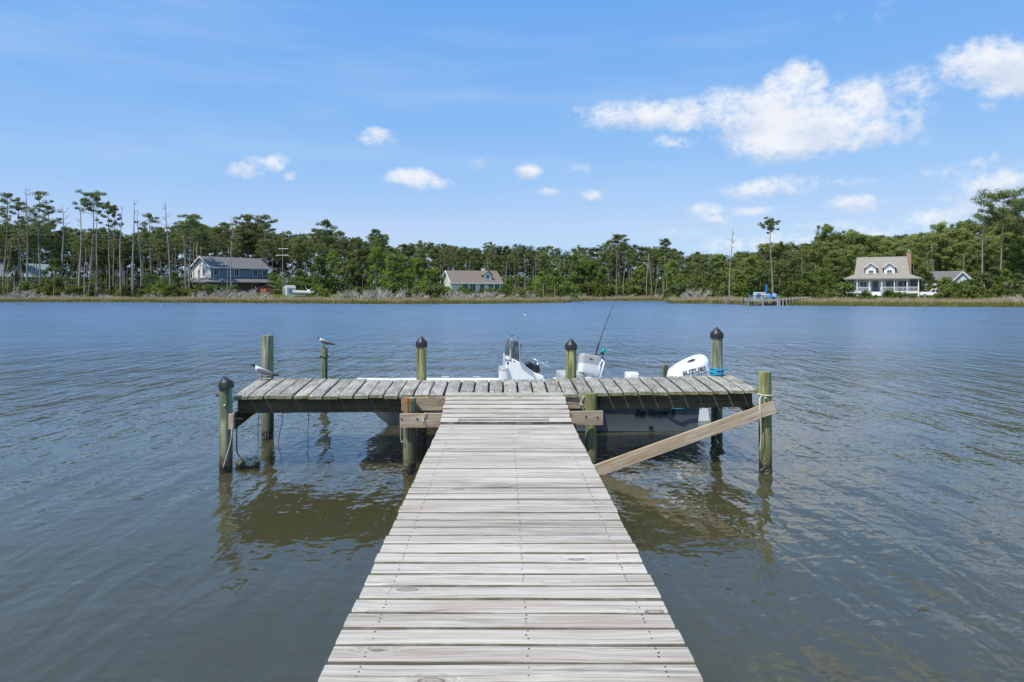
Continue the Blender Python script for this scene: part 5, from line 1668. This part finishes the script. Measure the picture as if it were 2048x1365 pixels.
sh = thing('cabin', p, 'low brown roofed cabin cut by the right edge', 'cabin', None, math.radians(-30))
m = MB(); gable_walls(m, 5, 4, 0, 1.9, 3.0); part(m, 'wall', M['brick'], sh)
m = MB(); gable_roof(m, 5, 4, 1.9, 3.0, .4, .5); part(m, 'roof', M['roof_brown'], sh)

# --- white garden shed, trailer boat, brown shed, aerial mast
p = at_far(579, 146)
s1 = thing('shed', p, 'narrow white garden shed with a rounded roof and dark door', 'shed', None, math.radians(38))
m = MB()
m.loft([[(sx, yy, z) for yy, z in ((-.95, 0), (-.95, 1.75), (-.7, 2.1), (0, 2.3), (.7, 2.1), (.95, 1.75), (.95, 0))] for sx in (-.95, .95)]); part(m, 'wall', M['white'], s1)
m = MB()
pf = [(-1.08, 1.72), (-.78, 2.17), (0, 2.38), (.78, 2.17), (1.08, 1.72), (1.0, 1.68), (.72, 2.10), (0, 2.30), (-.72, 2.10), (-1.0, 1.68)]
m.loft([[(sx, yy, z) for yy, z in pf] for sx in (-1.05, 1.05)]); part(m, 'roof', M['vinyl_grey'], s1)
m = MB(); m.box((-.97, .1, .92), (.05, .55, 1.55)); part(m, 'door', M['pane'], s1)
m = MB(); m.box((.1, -.97, 1.2), (1.25, .05, 1.2)); part(m, 'side_panel', M['vinyl_grey'], s1)
p = at_far(609, 141)
tb = thing('trailer_boat', p, 'grey covered skiff parked on a trailer on the lawn', 'boat', None, math.radians(-4))
m = MB()
rr = []
for s in np.linspace(0, 1, 9):
    b = .85 * (1 - max(0, (.45 - s) / .45) ** 2) + .03; x = -2.6 + 5.0 * s
    k = .45 + .35 * max(0, (.3 - s) / .3) ** 1.5; z = 1.45 - .35 * s
    rr.append([(x, -b, z), (x, -b * .8, k + .15), (x, 0, k), (x, b * .8, k + .15), (x, b, z), (x, b * .3, z + .12), (x, -b * .3, z + .12)])
m.loft(rr); part(m, 'hull', M['vinyl_grey'], tb, smooth=True)
m = MB(); m.ellipsoid((.9, 0, 1.35), (.4, .35, .3), 12, 8); part(m, 'covered_console', M['vinyl'], tb, smooth=True)
m = MB(); m.bar((.75, 0, 1.5), (.2, 0, 2.05), .06, .06); m.bar((1.0, 0, 1.5), (1.6, 0, 2.05), .06, .06); part(m, 'folded_frame', M['vinyl'], tb)
m = MB(); m.bar((-3.2, -.6, .4), (2.2, -.6, .4), .08, .12); m.bar((-3.2, .6, .4), (2.2, .6, .4), .08, .12); m.bar((2.0, -.85, .7), (2.0, -.85, 1.7), .08, .08); part(m, 'trailer_frame', M['zinc'], tb)
for yy in (-.9, .9):
    m = MB(); m.tube([(1.0, yy - .1, .3), (1.0, yy + .1, .3)], .32, 14); part(m, 'wheel', M['tyre'], tb)
m = MB(); m.prism([(2.35, 1.6), (2.75, 1.55), (2.85, 1.15), (2.65, .5), (2.45, .5), (2.35, 1.1)], -.18, .18); part(m, 'outboard', M['black'], tb, bevel=.05)
p = at_far(537, 152)
s2 = thing('shed', p, 'low red brown wooden shed beside the blue house', 'shed', None, math.radians(12))
m = MB(); m.loft([[(q, yy, z) for q, z in ((-1.7, 0), (-1.7, 1.6), (0, 2.25), (1.7, 1.6), (1.7, 0))] for yy in (-1.5, 1.5)]); part(m, 'wall', M['red_brown'], s2)
m = MB()
for sg in (-1, 1):
    a = [(0, -1.7, 2.28), (0, 1.7, 2.28), (sg * 1.95, 1.7, 1.53), (sg * 1.95, -1.7, 1.53)]; b = [(x, y, z + .08) for x, y, z in a]
    m.add(a + b, [(0, 1, 2, 3), (4, 7, 6, 5), (0, 4, 5, 1), (1, 5, 6, 2), (2, 6, 7, 3), (3, 7, 4, 0)])
part(m, 'roof', M['porch_brown'], s2)
p = at_far(527, 149)
ck = thing('play_crate', p, 'bright orange slatted cabinet standing before the red brown shed', 'cabinet')
for x_, z_ in ((-.36, .35), (.36, .35), (-.36, 1.2), (.36, 1.2)):
    m = MB(); m.box((x_, 0, z_), (.62, .5, .66)); part(m, 'panel', M['orange'], ck, bevel=.02)
m = MB(); m.box((0, .05, .78), (1.5, .55, .12)); m.box((0, .3, .8), (1.5, .06, 1.6)); part(m, 'frame', M['red_brown'], ck)
p = at_far(565, 146)
am = thing('aerial_mast', p, 'tall slim aerial mast with two white crossbars on the lawn', 'aerial mast')
hA = CAM_H + (VY - 462) / F * 146 - p.z
m = MB(); m.tube([(0, 0, -.2), (0, 0, hA * .5), (.1, 0, hA)], [.09, .07, .035], 8); part(m, 'mast', M['bark_grey'], am)
for yy, x0, x1 in ((498, -.9, 1.3), (511, -1.4, 1.3)):
    z = CAM_H + (VY - yy) / F * 146 - p.z
    m = MB(); m.tube([(x0, 0, z), (x1, 0, z)], .055, 6); m.box((x0 + .2, 0, z), (.22, .12, .14)); part(m, 'crossbar', M['white'], am)
for x_, yt, d_, lb in ((1087, 571, 133, 'leftmost grey fence post on the lawn right of the brown roofed house'), (1110, 572, 138, 'grey fence post standing right of the first lawn post')):
    p = at_far(x_, d_); h = CAM_H + (VY - yt) / F * d_ - p.z
    o = link('fence_post', None, None) if False else None
    m = MB(); m.tube([(0, 0, -.1), (0, 0, h)], .07, 7)
    tag(link('fence_post', m.mesh('fence_post', M['bark_grey']), None, p), lb, 'post')

# --- white pickup
p = at_far(1866, 117, 0)
tk = thing('pickup_truck', p, 'white pickup truck parked behind the bushes right of the porch house', 'truck', None, math.radians(-28))
m = MB(); m.prism([(-1.9, .45), (-1.9, .98), (-1.86, 1.05), (-.55, 1.05), (-.15, 1.58), (.85, 1.6), (1.0, 1.02), (1.95, 1.0), (1.98, .45)], -.85, .85); part(m, 'body', M['gel'], tk, bevel=.06)
for q in ([(-.42, 1.06), (-.10, 1.50), (.28, 1.52), (.28, 1.06)], [(.36, 1.06), (.36, 1.52), (.78, 1.52), (.88, 1.06)]):
    m = MB(); m.prism(q, -.865, .865); part(m, 'window', M['pane'], tk)
for x_ in (-1.25, 1.25):
    for yy in (-.82, .82):
        m = MB(); m.tube([(x_, yy - .1, .34), (x_, yy + .1, .34)], .34, 16); wl = part(m, 'wheel', M['tyre'], tk)
        m = MB(); m.tube([(x_, yy - .108, .34), (x_, yy + .108, .34)], .19, 12); part(m, 'rim', M['zinc'], wl)

# --- far jetty with chairs
JD = 104.5
def J(x, y, d=JD): return W(x, y, d)
zd = J(1530, 599).z
jx0, jx1 = J(1498, 599).x, J(1556, 599).x
jt = thing('jetty', ((jx0 + jx1) / 2, JD + 2, 0), 'small square wooden jetty with blue chairs on the right bank', 'jetty')
nb = 16
for k in range(nb):
    a = jx0 + (jx1 - jx0) * k / nb; b = jx0 + (jx1 - jx0) * (k + 1) / nb
    m = MB(); m.box(((a + b) / 2, JD + 2.2, zd - .03), (b - a - .015, 4.4, .06)); m.build('plank', M['grey_wood'], jt)
m = MB(); m.box(((jx0 + jx1) / 2, JD - .03, zd - .20), (jx1 - jx0, .06, .24)); m.build('fascia', M['grey_wood'], jt)
for x_, w_, tall, mt in ((1500, .16, 0, 'jetty_dark'), (1505, .16, 0, 'jetty_dark'), (1525.5, .20, .25, 'grey_wood'), (1530, .14, 0, 'jetty_dark'), (1534.5, .16, 0, 'jetty_dark'), (1546, .18, 0, 'jetty_dark'), (1552, .14, 0, 'jetty_dark'), (1555.5, .24, .15, 'grey_wood'), (1559.5, .16, .1, 'grey_wood')):
    for dd in ((0.12,) if tall else (.2, 4.0)):
        p = J(x_, 599, JD + (0 if tall else dd) - (.12 if tall else 0)); p.y = JD - .14 if tall else JD + dd
        m = MB(); m.tube([(p.x, p.y, -1), (p.x, p.y, zd - .06 + (tall + .06 if tall else 0))], w_ / 2 * 1.15, 10); m.build('post', M[mt], jt)
lx = J(1492, 600).x
lad = thing('boarding_steps', (lx, JD + .3, 0), 'wooden boarding steps with a dark post at the left of the far jetty', 'steps')
for k, (x_, y_) in enumerate(((1496, 598), (1495, 602.5), (1493.5, 607), (1491.5, 610.5))):
    p = J(x_, y_); m = MB(); m.box((p.x, JD + .2, max(.05, p.z)), (.55 + .12 * k, .6, .07)); m.build('tread', M['grey_wood'], lad)
for x_, yt in ((1486.5, 596), (1497, 596)):
    p = J(x_, yt); m = MB(); m.box((p.x, JD + .0, p.z / 2 - .3), (.13, .13, p.z + .6)); m.build('post', M['jetty_dark'] if x_ < 1490 else M['grey_wood'], lad)
jw = thing('jetty_walkway', (J(1560, 599).x, JD + 1, 0), 'raised boardwalk on short posts from the far jetty to the bank', 'boardwalk')
pa, pb = J(1557, 599.5, JD + .6), J(1640, 597, 121)
pb.z = max(pb.z, ground_z(121 - shore(1640)) + .3)
dirw = (pb - pa).normalized(); sdw = Vector((dirw.y, -dirw.x, 0)).normalized()
nseg = 26
pmsh = None
for k in range(52):
    q = pa.lerp(pb, (k + .5) / 52)
    L = (pb - pa).length / 52
    m = MB(); m.bar(q - sdw * .6, q + sdw * .6, L - .03, .05); m.build('plank', M['grey_wood'], jw)
for sg in (-1, 1):
    m = MB(); m.bar(pa + sdw * .55 * sg + Vector((0, 0, -.13)), pb + sdw * .55 * sg + Vector((0, 0, -.13)), .06, .2); m.build('stringer', M['grey_wood'], jw)
for k in range(15):
    q = pa.lerp(pb, k / 14)
    for sg in (-1, 1):
        c = q + sdw * .66 * sg
        m = MB(); m.box((c.x, c.y, q.z / 2 - .05 + .05), (.16, .16, q.z + .5)); m.build('post', M['grey_wood'] if sg > 0 else M['jetty_dark'], jw)
def adirondack(x, rz, label):
    p = J(x, 599.2, JD + 1.0); p.z = zd
    c = thing('garden_chair', p, label, 'chair', 'blue chairs on the far jetty', rz)
    m = MB(); m.bar((0, -.30, .38), (0, .25, .28), .52, .04); part(m, 'seat', M['chair_blue'], c)
    for k in range(5):
        u = (k - 2) * .115; hh = .95 - .035 * (k - 2) ** 2
        m = MB(); m.bar((u, .22, .28), (u * 1.15, .52, hh), .10, .03, up=(0, -1, .3)); part(m, 'back_slat', M['chair_blue'], c)
    for sg in (-1, 1):
        m = MB(); m.box((.31 * sg, -.02, .56), (.12, .68, .03)); part(m, 'armrest', M['chair_blue'], c)
        m = MB(); m.box((.30 * sg, -.30, .27), (.05, .09, .55)); part(m, 'leg', M['chair_blue'], c)
        m = MB(); m.bar((.29 * sg, -.28, .34), (.29 * sg, .48, .03), .045, .09); part(m, 'leg', M['chair_blue'], c)
adirondack(1502.5, math.radians(70), 'blue slatted chair turned sideways at the left end of the far jetty')
adirondack(1516.5, math.radians(172), 'blue slatted chair standing before the pale bench with its back to us')
adirondack(1537, math.radians(-20), 'blue slatted chair just right of the closed parasol')
adirondack(1548.5, math.radians(-25), 'rightmost blue slatted chair on the far jetty')
p = J(1520, 599, JD + 3.6); p.z = zd
bn = thing('bench', p, 'long pale wooden bench at the back of the far jetty', 'bench')
for z in (.72, .98):
    m = MB(); m.box((0, .1, z), (2.05, .05, .19)); part(m, 'back_slat', M['vinyl'], bn)
m = MB(); m.box((0, -.2, .45), (2.05, .5, .06)); part(m, 'seat', M['vinyl'], bn)
for x_ in (-.95, 0, .95):
    m = MB(); m.box((x_, .14, .54), (.09, .05, 1.08)); part(m, 'post', M['vinyl'], bn)
    m = MB(); m.box((x_, -.40, .22), (.09, .07, .44)); part(m, 'leg', M['vinyl'], bn)
p = J(1532.5, 599, JD + 2.8); p.z = zd
um = thing('parasol', p, 'closed bright blue parasol on a pole behind the jetty chairs', 'parasol')
hU = J(1532, 569, JD + 2.8).z - zd
m = MB(); m.tube([(0, 0, 0), (0, 0, hU)], .025, 8); part(m, 'pole', M['zinc'], um)
m = MB()
rings = []
for f, r_ in ((.43, .16), (.5, .17), (.65, .15), (.8, .12), (.93, .07), (.985, .02)):
    rings.append([(r_ * (1 + .22 * math.sin(a * 6)) * math.cos(a), r_ * (1 + .22 * math.sin(a * 6)) * math.sin(a), hU * f) for a in (2 * math.pi * k / 24 for k in range(24))])
m.loft(rings); part(m, 'canopy', M['cloth_blue'], um, smooth=True)
m = MB(); m.tube([(0, 0, 0), (0, 0, .12)], .22, 12); part(m, 'base', M['black'], um)

# ---------------------------------------------------------------- look-alikes told apart by their order along the bank
bpy.context.view_layer.update()
ORD = ('first second third fourth fifth sixth seventh eighth ninth tenth eleventh twelfth thirteenth fourteenth fifteenth sixteenth seventeenth eighteenth nineteenth '
       'twentieth twenty-first twenty-second twenty-third twenty-fourth twenty-fifth twenty-sixth twenty-seventh twenty-eighth twenty-ninth thirtieth thirty-first thirty-second thirty-third thirty-fourth thirty-fifth thirty-sixth').split()
same = {}
for o in col.objects:
    if o.parent is None and o.get('label'):
        same.setdefault(o['label'], []).append(o)
for lab, os_ in same.items():
    if len(os_) > 1:
        os_.sort(key=lambda o: o.location.x / o.location.y)
        for i, o in enumerate(os_):
            o['label'] = lab + ', ' + ORD[min(i, len(ORD) - 1)] + ' from the left'
